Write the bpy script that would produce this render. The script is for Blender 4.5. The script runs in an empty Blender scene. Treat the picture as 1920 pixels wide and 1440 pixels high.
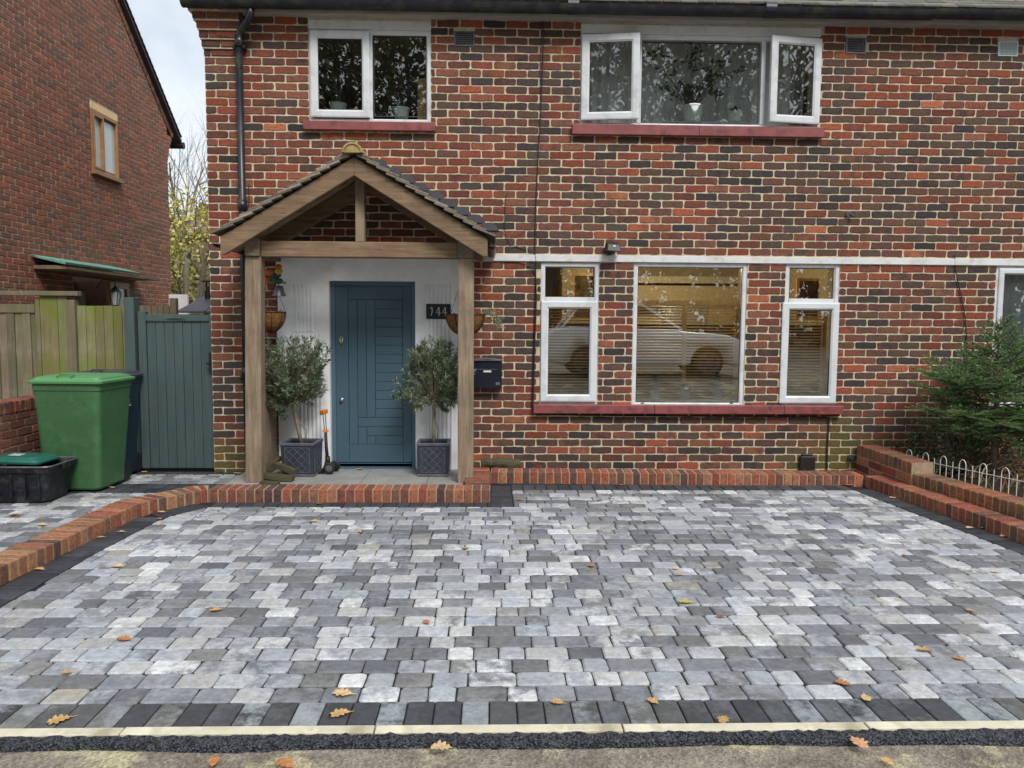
import bpy, math, random
from mathutils import Vector, Matrix, noise
from math import sin, cos, pi, radians
random.seed(7)
S = bpy.context.scene
COL = S.collection
# ------------------------------------------------------------------ camera
CAM = Vector((0, -7.6, 1.5)); FPX = 1440.0
YAW = math.atan(40/1440); PITCH = math.atan(115/1440); ROLL = .007
RC = Matrix.Rotation(-YAW, 3, 'Z') @ Matrix.Rotation(pi/2-PITCH, 3, 'X') @ Matrix.Rotation(ROLL, 3, 'Z')
cd = bpy.data.cameras.new('camera'); cam = bpy.data.objects.new('camera', cd); COL.objects.link(cam)
cd.sensor_width = 36; cd.lens = 27; cd.clip_end = 500; cd.clip_start = .05
cam.matrix_world = Matrix.Translation(CAM) @ RC.to_4x4()
S.camera = cam
# ------------------------------------------------------------------ sky, sun, exposure
SUN_EL, SUN_AZ = radians(48), radians(157)
w = bpy.data.worlds.new('World'); S.world = w; w.use_nodes = True
N = w.node_tree.nodes; L = w.node_tree.links; N.clear()
sky = N.new('ShaderNodeTexSky'); sky.sky_type = 'NISHITA'; sky.sun_disc = False
sky.sun_elevation = SUN_EL; sky.sun_rotation = SUN_AZ; sky.dust_density = 3; sky.air_density = 1.0
tc = N.new('ShaderNodeTexCoord'); nz = N.new('ShaderNodeTexNoise'); nz.inputs['Scale'].default_value = 4.5
nz.inputs['Detail'].default_value = 7; nz.inputs['Roughness'].default_value = .55
L.new(tc.outputs['Generated'], nz.inputs['Vector'])
cr = N.new('ShaderNodeValToRGB'); cr.color_ramp.elements[0].position = .38; cr.color_ramp.elements[1].position = .66
cr.color_ramp.elements[0].color = (5.3, 6.0, 6.7, 1); cr.color_ramp.elements[1].color = (8.0, 8.35, 8.6, 1)
L.new(nz.outputs['Fac'], cr.inputs['Fac'])
mx = N.new('ShaderNodeMix'); mx.data_type = 'RGBA'; mx.inputs[0].default_value = .90
L.new(sky.outputs[0], mx.inputs[6]); L.new(cr.outputs[0], mx.inputs[7])
bg = N.new('ShaderNodeBackground'); bg.inputs['Strength'].default_value = .11
out = N.new('ShaderNodeOutputWorld'); L.new(mx.outputs[2], bg.inputs['Color']); L.new(bg.outputs[0], out.inputs['Surface'])
sl = bpy.data.lights.new('sun', 'SUN'); sl.energy = 2.3; sl.angle = radians(20); sl.color = (1, .97, .93)
so = bpy.data.objects.new('sun', sl); COL.objects.link(so)
# sun direction: azimuth measured from +y clockwise (as the sky texture)
sd = Vector((sin(SUN_AZ)*cos(SUN_EL), cos(SUN_AZ)*cos(SUN_EL), sin(SUN_EL)))
so.rotation_euler = sd.to_track_quat('Z', 'Y').to_euler()
S.view_settings.view_transform = 'Standard'; S.view_settings.look = 'None'
S.view_settings.exposure = .34; S.view_settings.gamma = 1
try:
    S.cycles.max_bounces = 8; S.cycles.transparent_max_bounces = 24
    S.cycles.use_denoising = True
except Exception: pass
# ------------------------------------------------------------------ picture -> place helpers
def ray(px, py): return RC @ Vector(((px-960)/FPX, -(py-720)/FPX, -1))
def F(px, py, y=0.0):
    d = ray(px, py); t = (y-CAM.y)/d.y; p = CAM+d*t; return p.x, p.z
def G(px, py, z=0.0):
    d = ray(px, py); t = (z-CAM.z)/d.z; p = CAM+d*t; return Vector((p.x, p.y))
def rectF(x0, y0, x1, y1, y=0.0):
    a = F(x0, y1, y); b = F(x1, y0, y); return a[0], b[0], a[1], b[1]
# ------------------------------------------------------------------ materials
def nodes(name):
    m = bpy.data.materials.new(name); m.use_nodes = True
    nt = m.node_tree; return m, nt, nt.nodes['Principled BSDF']
def ramp(nt, a, b, pa=.3, pb=.7):
    r = nt.nodes.new('ShaderNodeValToRGB'); r.color_ramp.elements[0].position = pa; r.color_ramp.elements[1].position = pb
    r.color_ramp.elements[0].color = (*a, 1); r.color_ramp.elements[1].color = (*b, 1); return r
def tex(nt, scale, detail=5, rough=.6, stretch=None, co='Object'):
    t = nt.nodes.new('ShaderNodeTexCoord'); n = nt.nodes.new('ShaderNodeTexNoise')
    n.inputs['Scale'].default_value = scale; n.inputs['Detail'].default_value = detail; n.inputs['Roughness'].default_value = rough
    if stretch:
        mp = nt.nodes.new('ShaderNodeMapping'); mp.inputs['Scale'].default_value = stretch
        nt.links.new(t.outputs[co], mp.inputs[0]); nt.links.new(mp.outputs[0], n.inputs['Vector'])
    else: nt.links.new(t.outputs[co], n.inputs['Vector'])
    return n
def bump(nt, bs, src, strength, dist=.005):
    b = nt.nodes.new('ShaderNodeBump'); b.inputs['Strength'].default_value = strength; b.inputs['Distance'].default_value = dist
    nt.links.new(src, b.inputs['Height']); nt.links.new(b.outputs[0], bs.inputs['Normal']); return b
def mixc(nt, fac, a, b, mode='MIX'):
    m = nt.nodes.new('ShaderNodeMix'); m.data_type = 'RGBA'; m.blend_type = mode
    for sock, v in ((m.inputs[0], fac), (m.inputs[6], a), (m.inputs[7], b)):
        if isinstance(v, (int, float)): sock.default_value = v
        elif isinstance(v, tuple): sock.default_value = (*v, 1)
        else: nt.links.new(v, sock)
    return m.outputs[2]
def simple(name, col, rough=.6, metal=0, var=.18, scale=9, bs=.15, bscale=120, stretch=None, spec=.5, dirt=None, dirts=3):
    m, nt, p = nodes(name)
    n = tex(nt, scale, 6, .65, stretch)
    r = ramp(nt, tuple(c*(1-var) for c in col), tuple(min(1, c*(1+var)) for c in col))
    nt.links.new(n.outputs['Fac'], r.inputs['Fac']); c = r.outputs[0]
    if dirt:
        n3 = tex(nt, dirts, 8, .7); r3 = ramp(nt, (0, 0, 0), (1, 1, 1), .5, .68); nt.links.new(n3.outputs['Fac'], r3.inputs['Fac'])
        c = mixc(nt, r3.outputs[0], c, dirt)
    nt.links.new(c, p.inputs['Base Color'])
    p.inputs['Roughness'].default_value = rough; p.inputs['Metallic'].default_value = metal
    p.inputs['Specular IOR Level'].default_value = spec
    if bs: n2 = tex(nt, bscale, 4, .6, stretch); bump(nt, p, n2.outputs['Fac'], bs)
    return m
def attr(nt, name):
    a = nt.nodes.new('ShaderNodeAttribute'); a.attribute_name = name; return a
def brickmat(name, pscale=9, bs=.5, speck=True):
    m, nt, p = nodes(name)
    a = attr(nt, 'Col'); b = attr(nt, 'Col2')
    n = tex(nt, pscale, 7, .7); r = ramp(nt, (0, 0, 0), (1, 1, 1), .42, .62); nt.links.new(n.outputs['Fac'], r.inputs['Fac'])
    c = mixc(nt, r.outputs[0], a.outputs['Color'], b.outputs['Color'])
    n2 = tex(nt, 55, 6, .75); r2 = ramp(nt, (.42, .42, .42), (1.6, 1.6, 1.6), .3, .7); nt.links.new(n2.outputs['Fac'], r2.inputs['Fac'])
    c = mixc(nt, 1.0, c, r2.outputs[0], 'MULTIPLY')
    if speck:
        n3 = tex(nt, 26, 8, .85); r3 = ramp(nt, (0, 0, 0), (1, 1, 1), .665, .70); nt.links.new(n3.outputs['Fac'], r3.inputs['Fac'])
        c = mixc(nt, r3.outputs[0], c, (.5, .44, .34))
    nt.links.new(c, p.inputs['Base Color']); p.inputs['Roughness'].default_value = .85; p.inputs['Specular IOR Level'].default_value = .25
    n4 = tex(nt, 90, 6, .7); bump(nt, p, n4.outputs['Fac'], bs, .006)
    return m
def attrmat(name, rough=.7, bs=.3, bscale=80, spec=.3, trans=0, lo=.7, hi=1.25, vs=30):
    m, nt, p = nodes(name); a = attr(nt, 'Col')
    n2 = tex(nt, vs, 5, .65); r2 = ramp(nt, (lo,)*3, (hi,)*3, .3, .7); nt.links.new(n2.outputs['Fac'], r2.inputs['Fac'])
    c = mixc(nt, 1.0, a.outputs['Color'], r2.outputs[0], 'MULTIPLY')
    nt.links.new(c, p.inputs['Base Color']); p.inputs['Roughness'].default_value = rough; p.inputs['Specular IOR Level'].default_value = spec
    if bs: n4 = tex(nt, bscale, 6, .7); bump(nt, p, n4.outputs['Fac'], bs, .004)
    if trans:
        t = nt.nodes.new('ShaderNodeBsdfTranslucent'); nt.links.new(c, t.inputs['Color'])
        mm = nt.nodes.new('ShaderNodeMixShader'); mm.inputs[0].default_value = trans
        nt.links.new(p.outputs[0], mm.inputs[1]); nt.links.new(t.outputs[0], mm.inputs[2])
        nt.links.new(mm.outputs[0], nt.nodes['Material Output'].inputs['Surface'])
    return m
def settmat():
    m, nt, p = nodes('tumbled_sett'); a = attr(nt, 'Col'); b = attr(nt, 'Col2')
    n = tex(nt, 8.5, 8, .72); r = ramp(nt, (0, 0, 0), (1, 1, 1), .45, .60); nt.links.new(n.outputs['Fac'], r.inputs['Fac'])
    c = mixc(nt, r.outputs[0], a.outputs['Color'], b.outputs['Color'])
    n2 = tex(nt, 26, 10, .88); r2 = ramp(nt, (.58,)*3, (1.42,)*3, .33, .67); nt.links.new(n2.outputs['Fac'], r2.inputs['Fac'])
    c = mixc(nt, 1.0, c, r2.outputs[0], 'MULTIPLY')
    nt.links.new(c, p.inputs['Base Color'])
    n5 = tex(nt, 6, 4, .6); r5 = ramp(nt, (.5,)*3, (.8,)*3, .35, .65); nt.links.new(n5.outputs['Fac'], r5.inputs['Fac'])
    nt.links.new(r5.outputs[0], p.inputs['Roughness']); p.inputs['Specular IOR Level'].default_value = .35
    n4 = tex(nt, 60, 8, .75); bump(nt, p, n4.outputs['Fac'], .45, .006); return m
def woodmat(name, c1, c2, stretch, rough=.75, moss=None, crack=True, useattr=False):
    m, nt, p = nodes(name)
    n = tex(nt, 6, 8, .65, stretch); r = ramp(nt, c1, c2, .3, .72); nt.links.new(n.outputs['Fac'], r.inputs['Fac']); c = r.outputs[0]
    n2 = tex(nt, 3.0, 5, .6); r2 = ramp(nt, (.72,)*3, (1.2,)*3, .3, .7); nt.links.new(n2.outputs['Fac'], r2.inputs['Fac'])
    c = mixc(nt, 1.0, c, r2.outputs[0], 'MULTIPLY')
    if crack:
        n5 = tex(nt, 9, 3, .5, stretch); r5 = ramp(nt, (0, 0, 0), (1, 1, 1), .24, .30); nt.links.new(n5.outputs['Fac'], r5.inputs['Fac'])
        c = mixc(nt, r5.outputs[0], tuple(v*.3 for v in c1), c)
    if moss:
        n3 = tex(nt, 2.2, 6, .6); r3 = ramp(nt, (0, 0, 0), (1, 1, 1), .42, .62); nt.links.new(n3.outputs['Fac'], r3.inputs['Fac'])
        c = mixc(nt, r3.outputs[0], c, moss)
    if useattr: c = mixc(nt, 1.0, c, attr(nt, 'Col').outputs['Color'], 'MULTIPLY')
    nt.links.new(c, p.inputs['Base Color']); p.inputs['Roughness'].default_value = rough; p.inputs['Specular IOR Level'].default_value = .25
    n4 = tex(nt, 30, 8, .7, stretch); bump(nt, p, n4.outputs['Fac'], .4, .004); return m
def glassmat(name, mirror=.16, tint=(.9, .93, .92)):
    m = bpy.data.materials.new(name); m.use_nodes = True; nt = m.node_tree; nt.nodes.clear()
    o = nt.nodes.new('ShaderNodeOutputMaterial'); t = nt.nodes.new('ShaderNodeBsdfTransparent'); t.inputs[0].default_value = (*tint, 1)
    g = nt.nodes.new('ShaderNodeBsdfGlossy'); g.inputs['Roughness'].default_value = .0; g.inputs[0].default_value = (1, 1, 1, 1)
    lw = nt.nodes.new('ShaderNodeLayerWeight'); lw.inputs['Blend'].default_value = .35
    ma = nt.nodes.new('ShaderNodeMath'); ma.operation = 'MULTIPLY_ADD'; ma.inputs[1].default_value = .8; ma.inputs[2].default_value = mirror-.03
    nt.links.new(lw.outputs['Fresnel'], ma.inputs[0])
    ma.use_clamp = True
    mm = nt.nodes.new('ShaderNodeMixShader'); nt.links.new(ma.outputs[0], mm.inputs[0]); nt.links.new(t.outputs[0], mm.inputs[1]); nt.links.new(g.outputs[0], mm.inputs[2])
    n = tex(nt, 1.3, 2, .5); b = nt.nodes.new('ShaderNodeBump'); b.inputs['Strength'].default_value = .05; b.inputs['Distance'].default_value = .01
    nt.links.new(n.outputs['Fac'], b.inputs['Height']); nt.links.new(b.outputs[0], g.inputs['Normal'])
    nt.links.new(mm.outputs[0], o.inputs['Surface']); return m
def emis(name, col, s):
    m, nt, p = nodes(name); p.inputs['Emission Color'].default_value = (*col, 1); p.inputs['Emission Strength'].default_value = s
    p.inputs['Base Color'].default_value = (*col, 1); return m

MT = {}
MT['brick'] = brickmat('handmade_brick'); MT['brick_nb'] = brickmat('handmade_brick_neighbour', 9, .4, True)
MT['mortar'] = simple('lime_mortar', (.58, .495, .345), .95, var=.25, scale=14, bs=.6, bscale=150, spec=.1)
MT['mortar2'] = simple('old_mortar', (.55, .45, .34), .95, var=.25, scale=12, bs=.6, bscale=150, spec=.1)
MT['kmortar'] = simple('kerb_mortar', (.34, .26, .17), .95, var=.25, scale=20, bs=.5, spec=.1)
MT['kbrick'] = brickmat('kerb_brick', 14, .35, False)
MT['sett'] = settmat()
MT['jsand'] = simple('joint_sand', (.030, .029, .028), .98, var=.4, scale=60, bs=.5, spec=.1)
MT['upvc'] = simple('white_upvc', (.66, .68, .70), .35, var=.05, scale=4, bs=.02, dirt=(.5, .5, .5), dirts=5)
MT['gasket'] = simple('black_gasket', (.015, .015, .016), .6, bs=0)
MT['glass'] = glassmat('window_glass', .165); MT['glass_up'] = glassmat('upper_glass', .105)
MT['sill'] = simple('red_sill_paint', (.25, .068, .066), .5, var=.2, scale=12, bs=.25, dirt=(.12, .03, .035), dirts=9)
MT['band'] = simple('white_band_paint', (.68, .68, .69), .6, var=.08, scale=6, bs=.2, dirt=(.5, .49, .45), dirts=5)
MT['render'] = simple('white_render', (.80, .81, .82), .75, var=.07, scale=5, bs=.25, bscale=60, dirt=(.68, .68, .66), dirts=3)
MT['soffit'] = simple('grey_soffit', (.34, .33, .31), .8, var=.25, scale=5, bs=.2, stretch=(1, 5, 5))
MT['black'] = simple('black_pipe_paint', (.013, .016, .026), .35, var=.5, scale=10, bs=.15, dirt=(.05, .055, .03), dirts=6)
MT['gutter'] = simple('dirty_gutter', (.012, .014, .024), .45, var=.5, scale=8, bs=.3, dirt=(.05, .055, .03), dirts=4)
MT['tile'] = attrmat('clay_tile', .85, .5, 70)
MT['slate'] = simple('dark_slate', (.07, .068, .085), .55, var=.25, scale=7, bs=.3)
MT['oak'] = woodmat('oak_timber_upright', (.18, .13, .085), (.35, .27, .19), (7, 7, .5))
MT['oakx'] = woodmat('oak_timber_beam', (.145, .092, .057), (.31, .212, .13), (.5, 7, 7))
MT['oakd'] = woodmat('oak_timber_old', (.13, .10, .065), (.27, .21, .14), (6, .7, 6))
MT['door'] = simple('blue_door_paint', (.055, .106, .142), .42, var=.08, scale=3, bs=.12, bscale=60, stretch=(1, 1, .3))
MT['doorf'] = simple('blue_frame_paint', (.070, .135, .18), .42, var=.06, scale=3, bs=.1)
MT['gate'] = simple('grey_green_gate_paint', (.055, .090, .090), .6, var=.2, scale=4, bs=.25, bscale=50, stretch=(5, 5, .5), dirt=(.07, .09, .08), dirts=3)
MT['fence'] = woodmat('weathered_fence', (.13, .105, .075), (.27, .225, .165), (8, 8, .5), moss=(.145, .135, .07), useattr=True)
MT['fencem'] = woodmat('mossy_fence', (.15, .125, .075), (.28, .25, .16), (8, 8, .5), moss=(.165, .19, .04), useattr=True)
MT['bing'] = simple('green_bin_plastic', (.048, .125, .050), .42, var=.12, scale=3, bs=.12, bscale=300, dirt=(.06, .17, .07), dirts=9)
MT['bingl'] = simple('light_green_bin_lid', (.095, .27, .105), .38, var=.08, scale=4, bs=.08, bscale=300)
MT['binb'] = simple('dark_blue_bin_plastic', (.010, .026, .050), .4, var=.2, scale=3, bs=.1, bscale=300)
MT['binbl'] = simple('dark_grey_bin_lid', (.05, .055, .07), .35, var=.3, scale=6, bs=.1)
MT['boxb'] = simple('black_box_plastic', (.007, .008, .013), .5, var=.3, scale=6, bs=.15, dirt=(.05, .052, .06), dirts=16)
MT['boxl'] = simple('teal_green_lid', (.015, .115, .085), .38, var=.15, scale=6, bs=.1)
MT['planter'] = simple('leaden_planter', (.030, .036, .052), .5, var=.3, scale=14, bs=.3)
MT['planter_rim'] = simple('worn_planter_edge', (.085, .095, .115), .5, var=.4, scale=18, bs=.3)
MT['soil'] = simple('soil', (.035, .026, .018), .95, var=.6, scale=30, bs=1, bscale=60, spec=.1)
MT['metal'] = simple('brushed_steel', (.35, .34, .33), .35, 1, var=.2, scale=9, bs=.1)
MT['silver'] = simple('dull_silver', (.16, .15, .17), .4, .4, var=.4, scale=9, bs=.1)
MT['orange'] = simple('orange_plastic', (.75, .21, .015), .4, var=.1, scale=9, bs=.05)
MT['rubber'] = simple('black_rubber', (.012, .012, .013), .6, var=.3, scale=9, bs=.1)
MT['coir'] = simple('coir_liner', (.20, .095, .035), .95, var=.4, scale=30, bs=1, bscale=120, spec=.1)
MT['bark'] = simple('bark', (.16, .125, .09), .9, var=.4, scale=20, bs=.6, bscale=60)
MT['olivebark'] = simple('olive_bark', (.22, .185, .13), .9, var=.35, scale=25, bs=.5, bscale=60)
MT['leaf'] = attrmat('leaf', .45, 0, spec=.5, trans=.25, lo=.8, hi=1.2)
MT['needle'] = attrmat('needle', .5, 0, spec=.4, trans=.15, lo=.8, hi=1.2)
MT['dryleaf'] = attrmat('dry_leaf', .7, .5, 200, spec=.3, trans=.2, lo=.65, hi=1.25, vs=60)
MT['slab'] = simple('porch_slab', (.27, .265, .25), .7, var=.2, scale=5, bs=.2)
MT['edging'] = simple('concrete_edging', (.60, .55, .42), .85, var=.2, scale=7, bs=.35, bscale=150, dirt=(.36, .32, .22), dirts=4)
MT['cable'] = simple('black_cable', (.02, .016, .016), .5, bs=0)
MT['ochre'] = simple('ochre_room_paint', (.60, .49, .29), .8, var=.04, scale=2, bs=.05)
MT['roomup'] = simple('dim_room_paint', (.55, .48, .33), .9, var=.1, scale=2, bs=.05)
MT['roomfloor'] = simple('room_floor', (.2, .13, .07), .6, bs=0)
MT['louvre'] = simple('wood_louvre', (.85, .56, .25), .5, var=.15, scale=6, bs=.1)
MT['curtain'] = simple('grey_voile', (.86, .87, .88), .9, var=.08, scale=5, bs=.2, bscale=300)
MT['lace'] = simple('white_voile', (.85, .90, .96), .9, var=.08, scale=5, bs=.2, bscale=300)
MT['pot'] = simple('white_pot_glaze', (.88, .92, .90), .4, var=.05, bs=.03)
MT['potgrey'] = simple('grey_pot', (.42, .50, .58), .6, var=.1, bs=.1)
MT['plaque'] = simple('slate_plaque', (.010, .014, .028), .4, var=.3, bs=.1)
MT['digit'] = simple('pale_digit', (.55, .50, .40), .5, bs=0)
MT['mailbox'] = simple('black_mailbox', (.009, .012, .024), .3, var=.2, bs=.05)
MT['white'] = simple('white_enamel', (.72, .72, .70), .4, var=.08, bs=.05)
MT['copper'] = simple('green_copper', (.16, .36, .28), .7, var=.35, scale=9, bs=.3, dirt=(.07, .10, .08), dirts=6)
MT['woodfr'] = simple('brown_window_wood', (.34, .165, .06), .5, var=.2, scale=8, bs=.2)
MT['frost'] = simple('frosted_pane', (.55, .64, .66), .15, var=.05, bs=0)
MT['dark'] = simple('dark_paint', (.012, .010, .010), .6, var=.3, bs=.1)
MT['lead'] = simple('lead_flashing', (.055, .058, .070), .55, var=.25, scale=9, bs=.2)
MT['mossridge'] = simple('mossy_ridge', (.36, .27, .11), .9, var=.3, scale=16, bs=.5)
MT['gapshade'] = simple('slat_gap_shade', (.045, .028, .018), .9, bs=.1)  # dark tone standing in for room shade behind the slats
MT['carbody'] = simple('white_car_paint', (.85, .86, .88), .2, bs=0, var=.01)
MT['carglass'] = simple('dark_car_glass', (.02, .022, .025), .05, bs=0)
MT['grass'] = simple('lawn', (.05, .085, .02), .95, var=.5, scale=8, bs=1, bscale=60)
MT['farbrick'] = simple('far_brown_brick', (.20, .135, .08), .9, var=.3, scale=7, bs=.3)
MT['rotten'] = woodmat('rotten_timber', (.045, .038, .026), (.13, .105, .07), (.7, 6, 6), moss=(.07, .075, .03))
# ------------------------------------------------------------------ mesh helpers
ORG = {}
class M:
    def __init__(s): s.v = []; s.f = []; s.m = []; s.c = []; s.c2 = []; s.cur = 0; s.col = (1, 1, 1); s.col2 = (1, 1, 1)
    def add(s, vs, fs, mi=None):
        o = len(s.v); s.v += [tuple(v) for v in vs]; s.f += [tuple(i+o for i in f) for f in fs]
        s.m += [s.cur if mi is None else mi]*len(fs); s.c += [s.col]*len(vs); s.c2 += [s.col2]*len(vs)
    def box(s, x0, x1, y0, y1, z0, z1, mi=None):
        s.add([(x, y, z) for z in (z0, z1) for y in (y0, y1) for x in (x0, x1)],
              [(0, 2, 3, 1), (4, 5, 7, 6), (0, 1, 5, 4), (2, 6, 7, 3), (0, 4, 6, 2), (1, 3, 7, 5)], mi)
    def hexa(s, p, mi=None):
        s.add(p, [(0, 2, 3, 1), (4, 5, 7, 6), (0, 1, 5, 4), (2, 6, 7, 3), (0, 4, 6, 2), (1, 3, 7, 5)], mi)
    def obox(s, c, a, b, d, mi=None):
        c = Vector(c); a, b, d = Vector(a), Vector(b), Vector(d)
        s.hexa([c+a*i+b*j+d*k for k in (-1, 1) for j in (-1, 1) for i in (-1, 1)], mi)
    def bar(s, p, q, wd, hd, up=(0, 0, 1), mi=None):
        p, q = Vector(p), Vector(q); d = (q-p); x = d.normalized(); u = Vector(up); y = u.cross(x).normalized(); z = x.cross(y)
        s.obox((p+q)/2, d/2, y*wd/2, z*hd/2, mi)
    def prism(s, poly, axis, a, b, mi=None):
        n = len(poly)
        def P(u, v, w): return (u, w, v) if axis == 'y' else ((w, u, v) if axis == 'x' else (u, v, w))
        vs = [P(u, v, a) for u, v in poly]+[P(u, v, b) for u, v in poly]
        s.add(vs, [tuple(range(n)), tuple(range(2*n-1, n-1, -1))]+[(i, i+n, (i+1) % n+n, (i+1) % n) for i in range(n)], mi)
    def tube(s, pts, rad, n=8, mi=None, caps=True):
        pts = [Vector(p) for p in pts]; k = len(pts)
        if isinstance(rad, (int, float)): rad = [rad]*k
        vs = []; ref = None
        for i, p in enumerate(pts):
            d = (pts[min(i+1, k-1)]-pts[max(i-1, 0)]); d = d.normalized() if d.length > 1e-9 else Vector((0, 0, 1))
            if ref is None: ref = Vector((0, 0, 1)) if abs(d.z) < .9 else Vector((1, 0, 0))
            a = d.cross(ref).normalized(); b = a.cross(d).normalized(); ref = b
            vs += [p+(a*cos(2*pi*j/n)+b*sin(2*pi*j/n))*rad[i] for j in range(n)]
        fs = [(i*n+j, i*n+(j+1) % n, (i+1)*n+(j+1) % n, (i+1)*n+j) for i in range(k-1) for j in range(n)]
        if caps: fs += [tuple(range(n-1, -1, -1)), tuple(range((k-1)*n, k*n))]
        s.add(vs, fs, mi)
    def lathe(s, prof, c, n=20, mi=None, a0=0, a1=2*pi):
        k = len(prof); full = abs(a1-a0-2*pi) < 1e-6; m = n if full else n+1
        vs = [(c[0]+r*cos(a0+(a1-a0)*j/n), c[1]+r*sin(a0+(a1-a0)*j/n), c[2]+z) for r, z in prof for j in range(m)]
        fs = [(i*m+j, i*m+(j+1) % m, (i+1)*m+(j+1) % m, (i+1)*m+j) for i in range(k-1) for j in range(n)]
        s.add(vs, fs, mi)
    def ring(s, x0, x1, z0, z1, prof, mi=None):   # mitred frame in the x/z plane, prof = [(inset, y)]
        k = len(prof); vs = []
        for i, y in prof: vs += [(x0+i, y, z0+i), (x1-i, y, z0+i), (x1-i, y, z1-i), (x0+i, y, z1-i)]
        fs = [(a*4+j, a*4+(j+1) % 4, ((a+1) % k)*4+(j+1) % 4, ((a+1) % k)*4+j) for a in range(k) for j in range(4)]
        s.add(vs, fs, mi)
    def tablet(s, pts, ins, h, drop, skirt, fr, mi=None):  # rounded tablet: outline pts(u,v), fr(u,v,w)->xyz
        n = len(pts); cu = sum(p[0] for p in pts)/n; cv = sum(p[1] for p in pts)/n
        def sh(p, d):
            du, dv = cu-p[0], cv-p[1]; l = max(1e-6, math.hypot(du, dv))
            return p[0]+ins*d*(1 if du > 0 else -1)*min(1, abs(du)/ins/2), p[1]+ins*d*(1 if dv > 0 else -1)*min(1, abs(dv)/ins/2)
        vs = [fr(*sh(p, 1), h) for p in pts]+[fr(p[0], p[1], h-drop) for p in pts]+[fr(p[0], p[1], h-skirt) for p in pts]
        fs = [tuple(range(n))]+[(i+n*r, i+n*(r+1), (i+1) % n+n*(r+1), (i+1) % n+n*r) for r in (0, 1) for i in range(n)]
        s.add(vs, fs, mi)
    def build(s, name, mats, parent=None, smooth=False, bev=0, kind=None, local=False, recalc=True):
        me = bpy.data.meshes.new(name)
        if parent is not None: org = ORG[parent]
        elif local: org = Vector((0, 0, 0))
        else:
            xs = [v[0] for v in s.v]; ys = [v[1] for v in s.v]; zs = [v[2] for v in s.v]
            org = Vector(((min(xs)+max(xs))/2, (min(ys)+max(ys))/2, min(zs)))
        me.from_pydata([(v[0]-org.x, v[1]-org.y, v[2]-org.z) for v in s.v], [], s.f)
        for m in (mats if isinstance(mats, (list, tuple)) else [mats]): me.materials.append(MT[m])
        me.polygons.foreach_set('material_index', s.m)
        for nm, data in (('Col', s.c), ('Col2', s.c2)):
            if nm == 'Col' or any(c != (1, 1, 1) for c in data[:1]) or any(c != (1, 1, 1) for c in data[-1:]):
                a = me.color_attributes.new(nm, 'FLOAT_COLOR', 'POINT'); fl = []
                for c in data: fl += [c[0], c[1], c[2], 1]
                a.data.foreach_set('color', fl)
        if smooth: me.polygons.foreach_set('use_smooth', [True]*len(s.f))
        me.update()
        if recalc:
            import bmesh
            b = bmesh.new(); b.from_mesh(me); bmesh.ops.recalc_face_normals(b, faces=b.faces); b.to_mesh(me); b.free()
        o = bpy.data.objects.new(name, me); COL.objects.link(o)
        if parent is not None: o.parent = parent; ORG[o] = org
        elif not local: o.location = org; ORG[o] = org
        else: ORG[o] = org
        if bev:
            md = o.modifiers.new('bevel', 'BEVEL'); md.width = bev; md.segments = 2; md.limit_method = 'ANGLE'; md.angle_limit = radians(40)
        if kind: o['kind'] = kind
        return o
def tag(o, label, cat, group=None, kind=None):
    o['label'] = label; o['category'] = cat
    if group: o['group'] = group
    if kind: o['kind'] = kind
    return o
def thing(name, label, cat, loc=(0, 0, 0), group=None):
    o = bpy.data.objects.new(name, None); COL.objects.link(o); o.location = loc; o.empty_display_size = .1; ORG[o] = Vector(loc)
    return tag(o, label, cat, group)
def U(a, b): return random.uniform(a, b)
def jit(c, a): k = U(1-a, 1+a); return tuple(max(0, v*k*U(1-a*.3, 1+a*.3)) for v in c)
def jitn(c, a): k = U(1-a, 1+a); return (c[0]*k, c[1]*k, c[2]*k*U(.98, 1.02))
def lerp(a, b, t): return tuple(x+(y-x)*t for x, y in zip(a, b))
# ------------------------------------------------------------------ bricks
RED = [(.200, .056, .038), (.160, .048, .036), (.235, .068, .043), (.125, .044, .036), (.175, .068, .051), (.195, .080, .055), (.135, .060, .045)]
DRK = [(.060, .046, .047), (.048, .042, .046), (.082, .051, .046), (.105, .056, .048), (.040, .037, .040), (.078, .059, .053), (.100, .060, .048), (.090, .056, .048)]
ORA = [(.29, .085, .048), (.31, .11, .062)]
def brickcol(u, v, sd, dark=.5, dull=0.0):
    n = noise.noise(Vector((u*.55, v*.9, sd)))*.7+noise.noise(Vector((u*1.8, v*3, sd+5)))*.35
    t = random.random()+n*.6
    if t > 1.22 or random.random() < .035: c = random.choice(ORA)
    elif t > dark-(.17*max(0, min(1, (.9-u)/1.2)) if sd == 1 else 0): c = random.choice(RED)
    else: c = random.choice(DRK)
    c = jit(c, .14)
    if dull: c = lerp(c, (.25, .128, .088), dull)
    r = random.random()
    c2 = c if r < .3 else (jit(random.choice(DRK), .1) if r < .8 else jit(random.choice(RED), .1))
    c2 = lerp(c, c2, .75)
    if dull: c2 = lerp(c2, (.25, .128, .088), dull)
    return c, c2
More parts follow.
